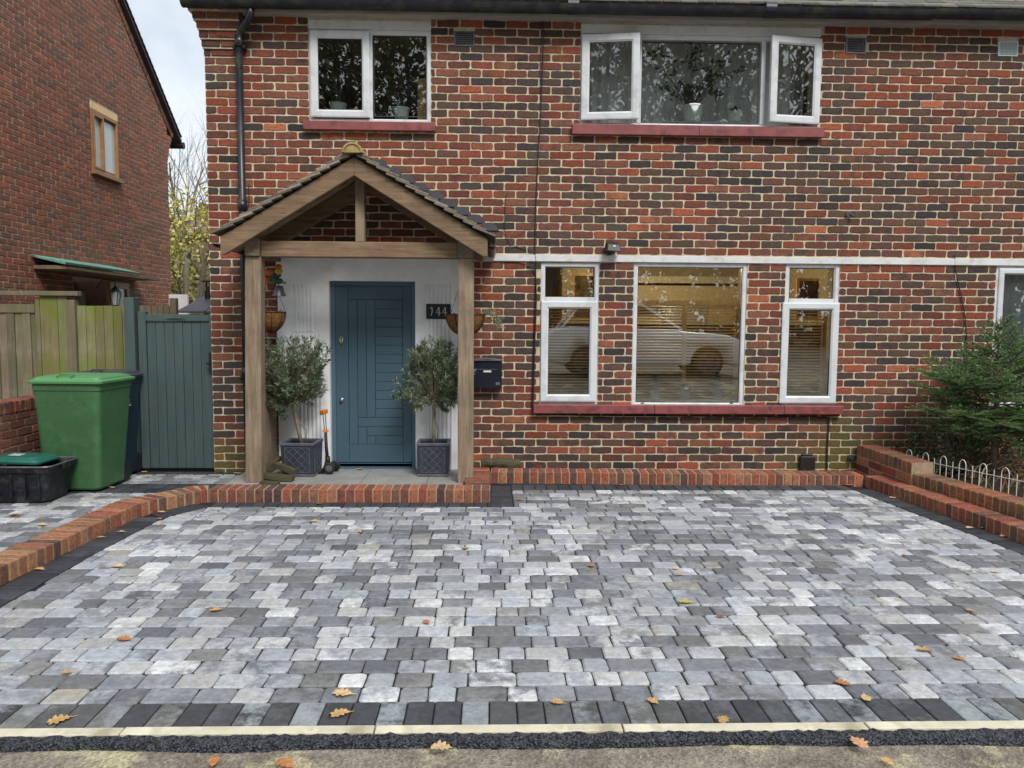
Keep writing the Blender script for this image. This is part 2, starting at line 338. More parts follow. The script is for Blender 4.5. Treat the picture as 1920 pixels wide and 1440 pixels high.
def brickwall(mm, u0, u1, v0, v1, holes, fr, Lb, Cb, sd, joint=.0128, dark=.5, dull=0, vanch=0, uanch=0, inside=None, stain=None, rough=1):
    k0 = int((v0-vanch)/Cb)-1; k1 = int((v1-vanch)/Cb)+2
    for k in range(k0, k1):
        a = vanch+k*Cb; b = a+Cb; vb, vt = a+joint/2, b-joint/2
        if vb >= v1-.01 or vt <= v0+.01: continue
        vb = max(vb, v0+.002); vt = min(vt, v1-.002)
        vc = (vb+vt)/2
        segs = [(u0, u1)]
        for hx0, hx1, hz0, hz1 in holes:
            if hz0 < vc < hz1:
                ns = []
                for s0, s1 in segs:
                    if hx1 <= s0 or hx0 >= s1: ns.append((s0, s1)); continue
                    if hx0 > s0: ns.append((s0, hx0))
                    if hx1 < s1: ns.append((hx1, s1))
                segs = ns
        off = uanch+(Lb/2 if k % 2 else 0)+U(-.006, .006)
        for s0, s1 in segs:
            j = math.floor((s0-off)/Lb)
            while off+j*Lb < s1:
                a0 = off+j*Lb+U(-.003, .003); b0 = off+(j+1)*Lb+U(-.003, .003); j += 1
                a1 = max(a0+joint/2, s0+.003); b1 = min(b0-joint/2, s1-.003)
                if b1-a1 < .03: continue
                if inside and not inside((a1+b1)/2, vc): continue
                c, c2 = brickcol((a1+b1)/2, vc, sd, dark, dull)
                if stain:
                    c, c2 = stain((a1+b1)/2, vc, c, c2)
                if sd == 1: c, c2 = ((q_[0]*1.13, q_[1]*1.06, q_[2]*.96) for q_ in (c, c2))
                mm.col, mm.col2 = c, c2
                e = .0030*rough; tl = U(-.004, .004)*rough; r = U(.005, .012); pts = []
                wd_ = b1-a1; tt_ = [0, r/wd_]+([.3, .5, .7] if wd_ > .12 else [.5])+[1-r/wd_, 1]; nn = len(tt_)
                for i in range(nn):
                    t = tt_[i]; uu = a1+(b1-a1)*t; pts.append((uu+U(-e, e), vb+(r if i in (0, nn-1) else 0)+U(-e, e)+tl*(t-.5)+(U(.002, .012) if i in (0, nn-1) and random.random() < .12 else 0)))
                for i in range(nn):
                    t = 1-tt_[i]; uu = a1+(b1-a1)*t; pts.append((uu+U(-e, e), vt-(r if i in (0, nn-1) else 0)+U(-e, e)+tl*(t-.5)-(U(.002, .012) if i in (0, nn-1) and random.random() < .12 else 0)))
                mm.tablet(pts, .003, U(-.0015, .0015), .003, .012, fr)
def mortar(mm, u0, u1, v0, v1, holes, thick, fr, mi, inside=None):
    us = sorted(set([u0, u1]+[h for q in holes for h in q[:2] if u0 < h < u1])); vs = sorted(set([v0, v1]+[h for q in holes for h in q[2:] if v0 < h < v1]))
    for i in range(len(us)-1):
        for j in range(len(vs)-1):
            c = ((us[i]+us[i+1])/2, (vs[j]+vs[j+1])/2)
            if any(q[0] < c[0] < q[1] and q[2] < c[1] < q[3] for q in holes): continue
            a, b, p, q = us[i], us[i+1], vs[j], vs[j+1]
            mm.hexa([fr(x, z, w) for z in (p, q) for w in (-.006, -thick) for x in (a, b)], mi)
# ------------------------------------------------------------------ ground
g = M(); prof = [(-120, 1.2), (-30, .55), (-14, .30), (-9, .26), (-7.9, -.002), (-4.98, -.012), (-4.7, -.06), (.3, -.06), (60, -.02), (160, 0)]
for i in range(len(prof)-1):
    (y0, z0), (y1, z1) = prof[i], prof[i+1]; xs = [-90, -12, -4, 0, 4, 12, 90]
    for j in range(6): g.add([(xs[j], y0, z0), (xs[j+1], y0, z0), (xs[j+1], y1, z1), (xs[j], y1, z1)], [(0, 1, 2, 3)])
m, nt, p = nodes('old_pavement'); MT['pave'] = m
n = tex(nt, 5, 8, .7); r = ramp(nt, (.13, .11, .085), (.28, .245, .19), .35, .65); nt.links.new(n.outputs['Fac'], r.inputs['Fac'])
n2 = tex(nt, 2.6, 6, .65); r2 = ramp(nt, (0,)*3, (1,)*3, .52, .60); nt.links.new(n2.outputs['Fac'], r2.inputs['Fac'])
c = mixc(nt, r2.outputs[0], r.outputs[0], (.40, .35, .22))
vo = nt.nodes.new('ShaderNodeTexVoronoi'); vo.inputs['Scale'].default_value = 110; tcn = nt.nodes.new('ShaderNodeTexCoord'); nt.links.new(tcn.outputs['Object'], vo.inputs['Vector'])
r4 = ramp(nt, (.45,)*3, (1.5,)*3, .1, .9); nt.links.new(vo.outputs['Color'], r4.inputs['Fac'])
c = mixc(nt, .75, c, r4.outputs[0], 'MULTIPLY')
n6 = tex(nt, 42, 4, .7); r6 = ramp(nt, (0,)*3, (1,)*3, .68, .71); nt.links.new(n6.outputs['Fac'], r6.inputs['Fac'])
c = mixc(nt, r6.outputs[0], c, (.5, .45, .36)); nt.links.new(c, p.inputs['Base Color']); p.inputs['Roughness'].default_value = .9
bump(nt, p, vo.outputs['Distance'], .6, .008)
go = g.build('ground', 'pave', kind='structure')
# lawn behind the houses
g = M(); g.box(-60, 60, 7.2, 60, -.10, .0); g.build('rear_lawn', 'grass', kind='structure')
# asphalt strip with a ragged edge
g = M(); xs = [-4.2+i*.02 for i in range(int(9/.02))]
for i in range(len(xs)-1):
    def e(x): return -4.962-.038*noise.noise(Vector((x*1.7, 3, 0)))-.02*noise.noise(Vector((x*.8, 9, 0)))-.012*noise.noise(Vector((x*22, 1, 0)))-.02
    a, b = xs[i], xs[i+1]; rows = 9; 
    for k in range(rows):
        def P(x, t):
            ye = e(x); y = -4.905+(ye+4.905)*t; z = .006+.009*noise.noise(Vector((x*60, y*60, 2)))+.006*noise.noise(Vector((x*130, y*130, 2))); 
            return (x, y, z if t < .99 else -.016)
        g.add([P(a, k/rows), P(b, k/rows), P(b, (k+1)/rows), P(a, (k+1)/rows)], [(0, 1, 2, 3)])
m, nt, p = nodes('fresh_asphalt'); MT['asph'] = m
vo = nt.nodes.new('ShaderNodeTexVoronoi'); vo.inputs['Scale'].default_value = 150; tcn = nt.nodes.new('ShaderNodeTexCoord'); nt.links.new(tcn.outputs['Object'], vo.inputs['Vector'])
r4 = ramp(nt, (.004, .005, .007), (.13, .14, .165), .3, 1.0); nt.links.new(vo.outputs['Color'], r4.inputs['Fac']); nt.links.new(r4.outputs[0], p.inputs['Base Color'])
p.inputs['Roughness'].default_value = .55; bump(nt, p, vo.outputs['Distance'], 1.0, .012)
g.build('asphalt_strip', 'asph', kind='structure', smooth=False)
# concrete edging kerb along the front of the drive
x = -5.1
for Lk in (1.02, .915, .915, .915, .915, .915, .915, .915, .915, .915):
    if x > 4.6: break
    g = M(); g.box(x+.003, x+Lk-.003, -4.905, -4.853, -.05, .012+U(-.002, .002)); g.build('edging_strip', 'edging', bev=.004, kind='structure'); x += Lk
# ------------------------------------------------------------------ setts
def gv(px, py): return G(px, py)
Lline = [Vector((-2.62, -4.86)), gv(0, 1137), gv(187, 1033), gv(307, 970), gv(393, 950)]
Rline = [Vector((3.86, -4.86)), Vector((3.72, -3.9)), gv(1917, 1038), gv(1600, 918)]
def xat(line, y):
    for a, b in zip(line, line[1:]):
        if min(a.y, b.y) <= y <= max(a.y, b.y) and abs(b.y-a.y) > 1e-6: return a.x+(b.x-a.x)*(y-a.y)/(b.y-a.y)
    return line[0].x if y < line[0].y else line[-1].x
PALE = [(.39, .40, .415), (.33, .345, .37), (.44, .445, .445), (.30, .312, .335), (.37, .365, .355), (.54, .55, .55), (.34, .36, .395)]
MID = [(.20, .21, .23), (.172, .18, .198), (.225, .232, .245), (.205, .203, .20), (.24, .25, .27)]
DKS = [(.122, .127, .14), (.14, .145, .155), (.15, .15, .152)]
def settcol(u, v):
    t = random.random()+.25*noise.noise(Vector((u*1.2, v*1.6, 4)))
    if t < .17: c, c2 = random.choice(DKS), random.choice(DKS+MID)
    elif t < .52: c, c2 = random.choice(MID), random.choice(MID+PALE+DKS)
    elif t < .85: c, c2 = random.choice(PALE), random.choice(MID[:3]+PALE)
    else: c, c2 = random.choice(PALE), random.choice(PALE)
    if random.random() < .012: c = (.32, .30, .25)
    return jitn(c, .12), jitn(c2, .12)
def outline(a, b, c, d, r, e, n=2):   # rounded quad a,b,c,d (uv)
    q = [a, b, c, d]; pts = []
    for i in range(4):
        p0, p1, p2 = q[i-1], q[i], q[(i+1) % 4]
        for t, o in ((0, p0), (1, None), (2, p2)):
            rr = r*U(.6, 1.5)
            if o is None:
                d0 = ((p0[0]-p1[0]), (p0[1]-p1[1])); d1 = ((p2[0]-p1[0]), (p2[1]-p1[1]))
                l0 = math.hypot(*d0) or 1; l1 = math.hypot(*d1) or 1
                pts.append((p1[0]+(d0[0]/l0+d1[0]/l1)*r*.29, p1[1]+(d0[1]/l0+d1[1]/l1)*r*.29))
            else:
                dd = (o[0]-p1[0], o[1]-p1[1]); l = math.hypot(*dd) or 1; rr = min(rr, l*.4)
                pts.append((p1[0]+dd[0]/l*rr+U(-e, e), p1[1]+dd[1]/l*rr+U(-e, e)))
    return pts
def settrows(mm, y0, y1, xl, xr, pitch=.1275, r=.015):
    y = y0; k = 0
    while y < y1-.03:
        ya, yb = y+.003, min(y+pitch, y1)-.003; ym = (ya+yb)/2
        l, rr = xl(ym), xr(ym); x = l-U(0, .1)
        while x < rr:
            Lk = random.choice((.118, .118, .155, .155, .155, .205))+U(-.006, .006); a, b = x+.0028, x+Lk-.0028; x += Lk
            if rr-x < .06: b = rr-.004; x = rr
            if b < l+.02: continue
            qa = [(max(a, xl(ya)+.003), ya), (min(b, xr(ya)-.003), ya), (min(b, xr(yb)-.003), yb), (max(a, xl(yb)+.003), yb)]
            if qa[1][0]-qa[0][0] < .02 or qa[2][0]-qa[3][0] < .02: continue
            mm.col, mm.col2 = settcol(a, ym)
            tx, ty, h = U(-.012, .012), U(-.012, .012), U(-.002, .0015); cx, cy = (a+b)/2, ym
            mm.tablet(outline(*qa, r, .0025), .007, h, .006, .03, lambda u, v, w_, tx=tx, ty=ty, cx=cx, cy=cy: (u, v, w_+(u-cx)*tx+(v-cy)*ty))
        y += pitch+U(-.001, .001); k += 1
def soldiers(mm, p, q, side, width=.2, pitch=.1065, cols=None, inset=0, h0=0):
    p, q = Vector(p), Vector(q); d = (q-p); Ln = d.length; d.normalize(); nrm = Vector((-d.y, d.x))*side; n = max(1, round(Ln/pitch)); st = Ln/n
    for i in range(n):
        a = p+d*(i*st+.003); b = p+d*((i+1)*st-.003)
        c = jitn(random.choice(cols or DKB), .2); mm.col = c; mm.col2 = jitn(random.choice(cols or DKB), .2)
        h = U(-.0015, .001)+h0
        mm.tablet(outline(tuple(a+nrm*.003), tuple(b+nrm*.003), tuple(b+nrm*(width-.003)), tuple(a+nrm*(width-.003)), .004, .0006), .004, h, .003, .03, lambda u, v, w_: (u, v, w_))
DKB = [(.040, .043, .050), (.048, .051, .058), (.033, .036, .042), (.058, .062, .07)]
FRT = [(.060, .063, .068), (.05, .053, .058), (.11, .117, .122), (.24, .26, .275), (.085, .088, .09), (.06, .063, .068), (.15, .155, .15)]
s_ = M()
zone_y = G(960, 950).y
settrows(s_, -4.65, G(393, 950).y, lambda y: xat(Lline, y), lambda y: xat(Rline, y))
yb0 = G(393, 950).y; B1 = G(962, 947); B2 = G(962, 918)
settrows(s_, yb0, B2.y, lambda y: B1.x+.005, lambda y: xat(Rline, y))
drive = s_.build('driveway', 'sett', kind='structure')
s_ = M(); g = M(); g.box(-5, 5, -4.86, -.3, -.04, -.011); g.build('joint_sand', 'jsand', kind='structure')
# border courses
soldiers(s_, (-4.6, -4.852), (4.6, -4.852), 1, .2, .1065, FRT)
for a, b in zip(Lline, Lline[1:]): 
    soldiers(s_, a if a is not Lline[0] else Vector((-2.6, -4.64)), b, 1, .195)
soldiers(s_, Lline[-1], Vector((B1.x-.0, yb0+.0)), 1, .155)
soldiers(s_, Vector((B1.x, yb0)), Vector((B1.x, B2.y+.18)), 1, .185)
soldiers(s_, Vector((B1.x, B2.y)), Vector((Rline[-1].x, B2.y-.02)), 1, .22)
soldiers(s_, Vector((3.79, -4.64)), Rline[1], -1, .185)
soldiers(s_, Rline[1], Rline[2], -1, .185); soldiers(s_, Rline[2], Rline[3], -1, .185)
s_.build('paving_border', 'sett', kind='structure')
# side path on the left
s_ = M()
kerbback = [Vector((-3.05, -5.0)), Vector((-3.0, -3.2)), Vector((-2.91, -1.62)), Vector((-2.5, -1.02)), Vector((-2.3, -.95))]
settrows(s_, -4.2, -.92, lambda y: -4.23, lambda y: xat(kerbback, y))
settrows(s_, -.52, -.10, lambda y: -4.23, lambda y: -2.42+(y+.52)*.3)
soldiers(s_, (-4.2, -.90), (-2.42, -.90), 1, .18, .1065, DKB+[(.1, .105, .11)]); soldiers(s_, (-4.2, -.70), (-2.42, -.70), 1, .17, .1065, DKB)
soldiers(s_, (-4.2, -.08), (-2.45, -.08), 1, .1, .2, DKB)
s_.build('side_path', 'sett', kind='structure')
g = M(); g.box(-4.26, -2.3, -4.4, .3, -.04, -.012); g.build('joint_sand', 'jsand', kind='structure')
# ------------------------------------------------------------------ brick-on-edge edgings
KR = [(.31, .090, .052), (.38, .125, .065), (.25, .070, .048), (.20, .085, .055), (.12, .062, .05), (.34, .15, .085), (.27, .11, .065), (.23, .065, .045)]
def rbox(mm, c, a, b, d, r=.006):
    c, a, b, d = Vector(c), Vector(a), Vector(b), Vector(d); la, lb, ld = a.length, b.length, d.length
    a1, b1, d1 = a/la, b/lb, d/ld; vs = []; ix = {}
    for i in (-1, 1):
        for j in (-1, 1):
            for k in (-1, 1):
                o = Vector((U(-.0012, .0012), U(-.0012, .0012), U(-.0015, .0015)))
                for ax in range(3):
                    p_ = c+o+a1*i*(la-(r if ax != 0 else 0))+b1*j*(lb-(r if ax != 1 else 0))+d1*k*(ld-(r if ax != 2 else 0))
                    ix[i, j, k, ax] = len(vs); vs.append(p_)
    fs = []; R = (-1, 1)
    for s1 in R:
        fs.append([ix[s1, -1, -1, 0], ix[s1, 1, -1, 0], ix[s1, 1, 1, 0], ix[s1, -1, 1, 0]])
        fs.append([ix[-1, s1, -1, 1], ix[1, s1, -1, 1], ix[1, s1, 1, 1], ix[-1, s1, 1, 1]])
        fs.append([ix[-1, -1, s1, 2], ix[1, -1, s1, 2], ix[1, 1, s1, 2], ix[-1, 1, s1, 2]])
        for s2 in R:
            fs.append([ix[s1, s2, -1, 0], ix[s1, s2, 1, 0], ix[s1, s2, 1, 1], ix[s1, s2, -1, 1]])
            fs.append([ix[s1, -1, s2, 0], ix[s1, 1, s2, 0], ix[s1, 1, s2, 2], ix[s1, -1, s2, 2]])
            fs.append([ix[-1, s1, s2, 1], ix[1, s1, s2, 1], ix[1, s1, s2, 2], ix[-1, s1, s2, 2]])
            for s3 in R: fs.append([ix[s1, s2, s3, 0], ix[s1, s2, s3, 1], ix[s1, s2, s3, 2]])
    mm.add(vs, fs)
def kerb(name, label, pts, side, depth=.212, z1=.1, z0=-.02, tint=None, bands=None, pitch=.0745, cat='brick edging'):
    mm = M(); pts = [Vector(p) for p in pts]
    dirs = [(b-a).normalized() for a, b in zip(pts, pts[1:])]
    nr = [Vector((-d.y, d.x))*side for d in dirs]
    off = []
    for i in range(len(pts)):
        if i == 0: off.append(nr[0]*depth)
        elif i == len(pts)-1: off.append(nr[-1]*depth)
        else:
            h = (nr[i-1]+nr[i]).normalized(); off.append(h*depth/max(.3, h.dot(nr[i])))
    for i in range(len(pts)-1):
        a, b = pts[i], pts[i+1]; ao, bo = a+off[i], b+off[i+1]; ins = .006
        mm.hexa([(*q, z) for z in (z0, z1-.005) for q in (a+nr[i]*ins, b+nr[i]*ins, ao-nr[i]*ins, bo-nr[i]*ins)], 1)
        Ln = (b-a).length; n = max(1, round(Ln/pitch)); st = Ln/n
        for k in range(n):
            t0, t1 = (k+.5)/n, 0; f0 = a.lerp(b, (k+.5)/n); f1 = ao.lerp(bo, (k+.5)/n)
            w0 = Ln/n/2-.0055; c = (f0+f1)/2; dd = (f1-f0); sp = dd.length/2-.001
            zt = z1+U(-.002, .002); 
            mm.col = jit(random.choice(KR), .15); mm.col2 = lerp(mm.col, jit(random.choice(KR+DRK), .15), .6)
            if tint: mm.col, mm.col2 = tint(c, mm.col, mm.col2)
            zb = z0 if not bands else bands[-1]
            tang = Vector((-dd.y, dd.x)).normalized()
            rbox(mm, (c.x, c.y, (zt+zb)/2), (tang.x*w0, tang.y*w0, 0), (dd.x/2*.995, dd.y/2*.995, 0), (0, 0, (zt-zb)/2), .006)
        if bands:
            zz = bands[-1]
            while zz > 0:
                n2 = max(1, round(Ln/.225))
                for k in range(n2):
                    o = a.lerp(b, (k+.5)/n2); w0 = Ln/n2/2-.006; c = (o+nr[i]*depth/2)
                    mm.col = jit(random.choice(RED+KR), .15); mm.col2 = mm.col
                    rbox(mm, (c.x, c.y, zz-.045), (dirs[i].x*w0, dirs[i].y*w0, 0), (nr[i].x*depth/2, nr[i].y*depth/2, 0), (0, 0, .033), .005)
                zz -= .075
    o = mm.build(name, ['kbrick', 'kmortar'])
    return tag(o, label, cat)
def greenish(c, a, b):
    t = .25+.3*random.random(); return lerp(a, (.13, .10, .05), t), lerp(b, (.13, .10, .05), t)
def warm(c, a, b):
    t = .3*random.random() if c.y > -2 else .45*random.random(); return lerp(a, (.40, .20, .09), t), lerp(b, (.26, .17, .09), t)
KL = [(-2.86, -5.0), (-2.80, -3.6), (-2.781, -3.265), (-2.735, -2.712), (-2.69, -1.70), (-2.40, -1.255), (-2.345, -1.236)]
kerb('brick_edging', 'low orange brick edging curving along the left side of the drive, nearest the bins', KL, 1, tint=warm)
kerb('brick_edging', 'straight low brick edging in front of the porch floor', [(-2.343, -1.235), (0.0, -1.235)], 1, .21)
kerb('brick_edging', 'short brick return running back from the porch edging beside the right oak post', [(0.0, -1.02), (-.005, -.24)], 1, .225)
kerb('brick_edging', 'straight low brick edging under the ground floor windows', [(0.003, -.455), (3.49, -.60)], 1, .215)
kerb('brick_edging', 'low brick edging along the right side of the drive, lower of the two rows', [(3.50, -.60), (3.69, -2.5), (3.80, -3.7), (3.93, -5.0)], 1, .19)
kerb('garden_wall', 'raised brick row behind the right drive edging, in front of the white hoop fence', [(3.715, -1.02), (3.885, -2.2), (4.0, -3.4), (4.2, -5.0)], 1, .20, z1=.2, tint=greenish, bands=[.09], cat='garden wall')
kerb('garden_wall', 'short taller brick wall running out from the house beside the fir tree', [(3.695, -.02), (3.70, -1.02)], 1, .205, z1=.3, tint=greenish, bands=[.195], cat='garden wall')
# garden bed to the right
g = M()
for i in range(30):
    for j in range(40):
        def P(a, b): x = 3.9+a*.12; y = -5+b*.125; return (x, y, .10+.03*noise.noise(Vector((x*4, y*4, 1)))+(.02*noise.noise(Vector((x*15, y*15, 1)))))
        g.add([P(i, j), P(i+1, j), P(i+1, j+1), P(i, j+1)], [(0, 1, 2, 3)])
g.build('garden_bed', 'soil', kind='structure')
# porch floor
g = M(); xs = [-2.38, -1.78, -1.18, -.58, -.242]
for a, b in zip(xs, xs[1:]):
    for c, d in ((-1.03, -.62), (-.62, 0.0)): g.box(a+.002, b-.002, c+.002, d-.002, -.02, .042)
g.build('porch_floor', 'slab', bev=.002, kind='structure')
# ------------------------------------------------------------------ the house
house = thing('brick_house', 'red and dark brick semi-detached house with white framed windows and a blue front door', 'house', (.9, 0, 0))
W1 = rectF(580, 40, 808, 229); W2 = rectF(1087, 52, 1540, 237)
W3 = rectF(1012, 493, 1124, 760); W4 = rectF(1184, 494, 1402, 763); W5 = rectF(1465, 495, 1576, 763); W6 = rectF(1854, 500, 2150, 770)
PAN = rectF(527, 478, 870, 960); PAN = (PAN[0], PAN[1], -.05, PAN[3])
HX0, HX1, HZ1 = -2.735, 7.5, 4.39
bt = F(1300, 480)[1]; bb = F(1300, 493.5)[1]
BAND = (F(880, 480)[0], HX1, bb, bt)
AB = [rectF(851, 58, 890, 87), rectF(1585, 70, 1625, 101), rectF(1870, 77, 1910, 106)]
holes = [W1, W2, W3, W4, W5, W6, PAN, BAND]+AB
ffr = lambda u, v, w_: (u, -w_, v)
def stain(u, v, c, c2):
    n = noise.noise(Vector((u*2, v*2.5, 8)))
    t = 0
    if v < .55 and 2.9 < u < 4.6: t = max(0, min(.85, 1.25-abs(u-3.55)*1.1-v*1.6+n*.5))
    if v < .35 and u < -2.1: t = max(t, min(.7, .75-v*1.8+n*.3))
    if t > 0: g_ = (.10, .10, .03); c = lerp(c, g_, t); c2 = lerp(c2, g_, t)
    return c, c2
mm = M()
brickwall(mm, HX0, 5.9, .0, HZ1, holes, ffr, .2203, .0762, 1, dark=.55, vanch=bb, uanch=F(1247, 560)[0]+.055, stain=stain)
mortar(mm, HX0, HX1, -.3, HZ1+.3, [h for h in holes if h is not BAND], .28, ffr, 1)
mm.build('wall', ['brick', 'mortar'], house)
# side and back walls, unseen from the front
MT['sidebrick'] = simple('side_brick', (.16, .08, .06), .9, var=.3, scale=14, bs=.4)
mm = M(); mm.box(HX0+.01, HX0+.28, .285, 6.8, -.3, 4.75); mm.box(HX0+.01, HX1, 6.8, 7.08, -.3, 4.75); mm.box(HX1-.28, HX1, .285, 6.8, -.3, 4.75)
mm.prism([(.01, 4.75), (7.08, 4.75), (3.55, 7.3)], 'x', HX0+.01, HX0+.27)
mm.build('side_wall', 'sidebrick', house)
mm = M(); mm.box(BAND[0], BAND[1], -.016, .005, BAND[2]+.004, BAND[3]-.004); mm.build('string_course', 'band', house, bev=.003)
# corbelled brick shoulder under the left end of the eaves
mm = M()
for k in range(7):
    z0 = 4.0+k*.0762; ex = .012*k+.004*k*max(0, k-3); fy = .010+.026*k
    for j, (a, b) in enumerate(((HX0-ex, HX0+.16), (HX0+.17, HX0+.37)) if k % 2 else ((HX0-ex, HX0+.06), (HX0+.07, HX0+.37))):
        mm.col = jit(random.choice(RED+DRK[2:]), .15); mm.col2 = jit(random.choice(RED), .1)
        rbox(mm, ((a+b)/2, -fy/2, z0+.038), ((b-a)/2, 0, 0), (0, fy/2+.004, 0), (0, 0, .0325), .004)
    mm.box(HX0-ex+.006, HX0+.365, -fy+.007, .0, z0-.01, z0+.078, 1)
mm.build('corbel', ['brick', 'mortar'], house)
# soffit, fascia, gutter
mm = M(); x = HX0+.38
for Lk in (2.9, 1.9, 2.05, .68, .9, 1.6):
    mm.hexa([(a, y, z) for z, y0, y1 in ((4.378, -.115, .0), (4.390, -.115, .0)) for y in (y0, y1) for a in (x+.003, x+Lk-.003)]); x += Lk
mm.build('soffit', 'soffit', house, bev=.002)
mm = M(); mm.box(HX0+.2, HX1, -.135, -.118, 4.368, 4.56); mm.build('fascia', 'soffit', house)
mm = M(); n = 10
def gut(x0, x1, z0, z1, y=-.200, r=.068):
    pr = [(cos(pi+pi*i/n)*r, sin(pi+pi*i/n)*r) for i in range(n+1)]; pi_ = [(a*.9, b*.9) for a, b in reversed(pr)]
    pr = [(-r-.004, .004)]+pr[1:-1]+[(r, .004)]+pi_
    vs = [(x, y+a, z+b) for x, z in ((x0, z0), (x1, z1)) for a, b in pr]; k = len(pr)
    mm.add(vs, [(i, (i+1) % k, (i+1) % k+k, i+k) for i in range(k)]+[tuple(range(k)), tuple(range(2*k-1, k-1, -1))])
gut(HX0-.12, 4.15, 4.440, 4.446); gut(4.152, HX1, 4.458, 4.464)
for x in [HX0+.5+i*.95 for i in range(10)]:
    mm.bar((x, -.13, 4.46), (x, -.275, 4.44), .022, .006); 
for x in (-1.1, .75, 2.6): mm.tube([(x-.05, -.200, 4.442), (x+.05, -.200, 4.442)], .071, 14)
mm.build('gutter', 'gutter', house)
# debris in the gutter
mm = M()
for i in range(420):
    x = U(HX0, 4.6); y = -.192+U(-.03, .04); a = Vector((U(-1, 1), U(-1, 1), U(-.3, 1))).normalized()*U(.012, .035); b = Vector((U(-1, 1), U(-1, 1), U(-1, 1))).normalized()*.006
    c = Vector((x, y, 4.452)); mm.col = random.choice([(.06, .07, .02), (.2, .13, .06), (.10, .10, .05), (.35, .3, .2)]); mm.add([c-b, c+b, c+a+b*.3], [(0, 1, 2)])
mm.build('gutter_moss', 'leaf', house, kind='stuff')
# roof
mm = M(); sl_ = math.tan(radians(36))
mm.add([(HX0-.12, -.1, 4.48), (HX1, -.1, 4.48), (HX1, 3.55, 4.48+3.65*sl_), (HX0-.12, 3.55, 4.48+3.65*sl_), (HX0-.12, 7.3, 4.48), (HX1, 7.3, 4.48)], [(0, 1, 2, 3), (3, 2, 5, 4)], 1)
TL = [(.14, .13, .115), (.11, .10, .09), (.17, .15, .12), (.09, .085, .075), (.12, .125, .09)]
for k in range(9):
    x = HX0-.12-(.08 if k % 2 else 0)
    while x < 6.2:
        y0 = -.195+k*.082; z0 = 4.503+k*.082*sl_+U(-.002, .003)+.006*noise.noise(Vector((x*.8, k*.4, 2))); mm.col = jit(random.choice(TL), .2)
        dz = U(-.002, .002); mm.hexa([(a, y0+yy, z0+zz+yy*(sl_*.86)) for zz in (0, .013) for yy in (0, .2) for a in (x+.002, x+.163)]); x += .165
mm.build('roof', ['tile', 'slate'], house)
# air bricks
for r_, fr_ in zip(AB, (0, 0, 1)):
    mm = M(); x0, x1, z0, z1 = r_; x0 += .004; x1 -= .004; z0 += .004; z1 -= .004
    mm.box(x0+.01, x1-.01, .03, .04, z0+.01, z1-.01, 1 if not fr_ else 1)
    mm.ring(x0, x1, z0, z1, [(0, .03), (0, -.006), (.012, -.006), (.012, .03)])
    nx = 13 if fr_ else 9; nzv = 9 if fr_ else 6
    for i in range(1, nx): xx = x0+.01+(x1-x0-.02)*i/nx; mm.box(xx-.0022, xx+.0022, -.002, .004, z0+.01, z1-.01)
    for i in range(1, nzv): zz = z0+.01+(z1-z0-.02)*i/nzv; mm.box(x0+.01, x1-.01, -.004, -.0022, zz-.0022, zz+.0022)
    mm.build('air_brick', ['silver' if not fr_ else 'frost', 'dark'], house)
# windows
def sashprof(w_, yb, yf): return [(0, yb), (0, yf), (w_*.18, yf-.004), (w_*.78, yf-.004), (w_, yf+.010), (w_, yb)]
def pane(x0, x1, z0, z1, y, parent, mat='glass'):
    mm = M(); mm.ring(x0-.012, x1+.012, z0-.012, z1+.012, [(.008, y-.004), (.008, y-.008), (.016, y-.006), (.016, y-.004)], 1)
    mm.box(x0-.004, x1+.004, y, y+.004, z0-.004, z1+.004, 0); return mm.build('pane', [mat, 'gasket'], parent)
YF = .012
def win(root_parent, rect, bars=()):
    x0, x1, z0, z1 = rect; mm = M(); wd = .042
    mm.ring(x0+.002, x1-.002, z0+.002, z1-.002, [(0, .07), (0, YF), (wd-.01, YF), (wd, YF+.012), (wd, .07)])
    for b in bars: mm.box(*b)
    return mm.build('window_frame', 'upvc', root_parent, bev=.0025)
def window_root(): 
    mm = M(); return mm
def PX(x, y=YF): return F(x, 600, y)[0]
def PU(x, y=YF): return F(x, 150, y)[0]
def PZ(px, py, y=YF): return F(px, py, y)[1]
# each window: frame is the part, sashes and panes its sub-parts
x0, x1, z0, z1 = W1; zl = PZ(690, 56)
mm = M(); mm.box(x0, x1, .0, .06, zl, z1-.002); 
o = mm.build('window_lintel', 'upvc', house, bev=.003)
xm = PU(695); fr = win(house, (x0, x1, z0, zl), [(xm-.018, xm+.018, YF+.002, .068, z0+.044, zl-.044)])
a, b = PU(583), PU(693.5); c, d = PZ(640, 221), PZ(640, 59)
mm = M(); mm.ring(a, b, c, d, sashprof(.072, .012, -.012)); s1 = mm.build('sash', 'upvc', fr, bev=.002)
pane(a+.074, b-.074, c+.074, d-.074, .006, s1 if False else fr, 'glass_up')
pane(PU(701), PU(799), PZ(750, 218), PZ(750, 68), .03, fr, 'glass_up')
mm = M(); q = rectF(568, 229, 816, 242, -.06); mm.box(q[0], q[1], -.06, .0, q[2], q[3]); mm.build('window_sill', 'sill', house, bev=.005)
x0, x1, z0, z1 = W2; zl = PZ(1300, 66)
mm = M(); mm.box(x0, x1, .0, .06, zl, z1-.002); mm.build('window_lintel', 'upvc', house, bev=.003)
xa, xb = PU(1199), PU(1431)
fr = win(house, (x0, x1, z0, zl), [(xa-.02, xa+.02, YF+.002, .068, z0+.044, zl-.044), (xb-.02, xb+.02, YF+.002, .068, z0+.044, zl-.044)])
pane(PU(1203.5), PU(1423), PZ(1310, 228), PZ(1310, 80), .03, fr, 'glass_up')
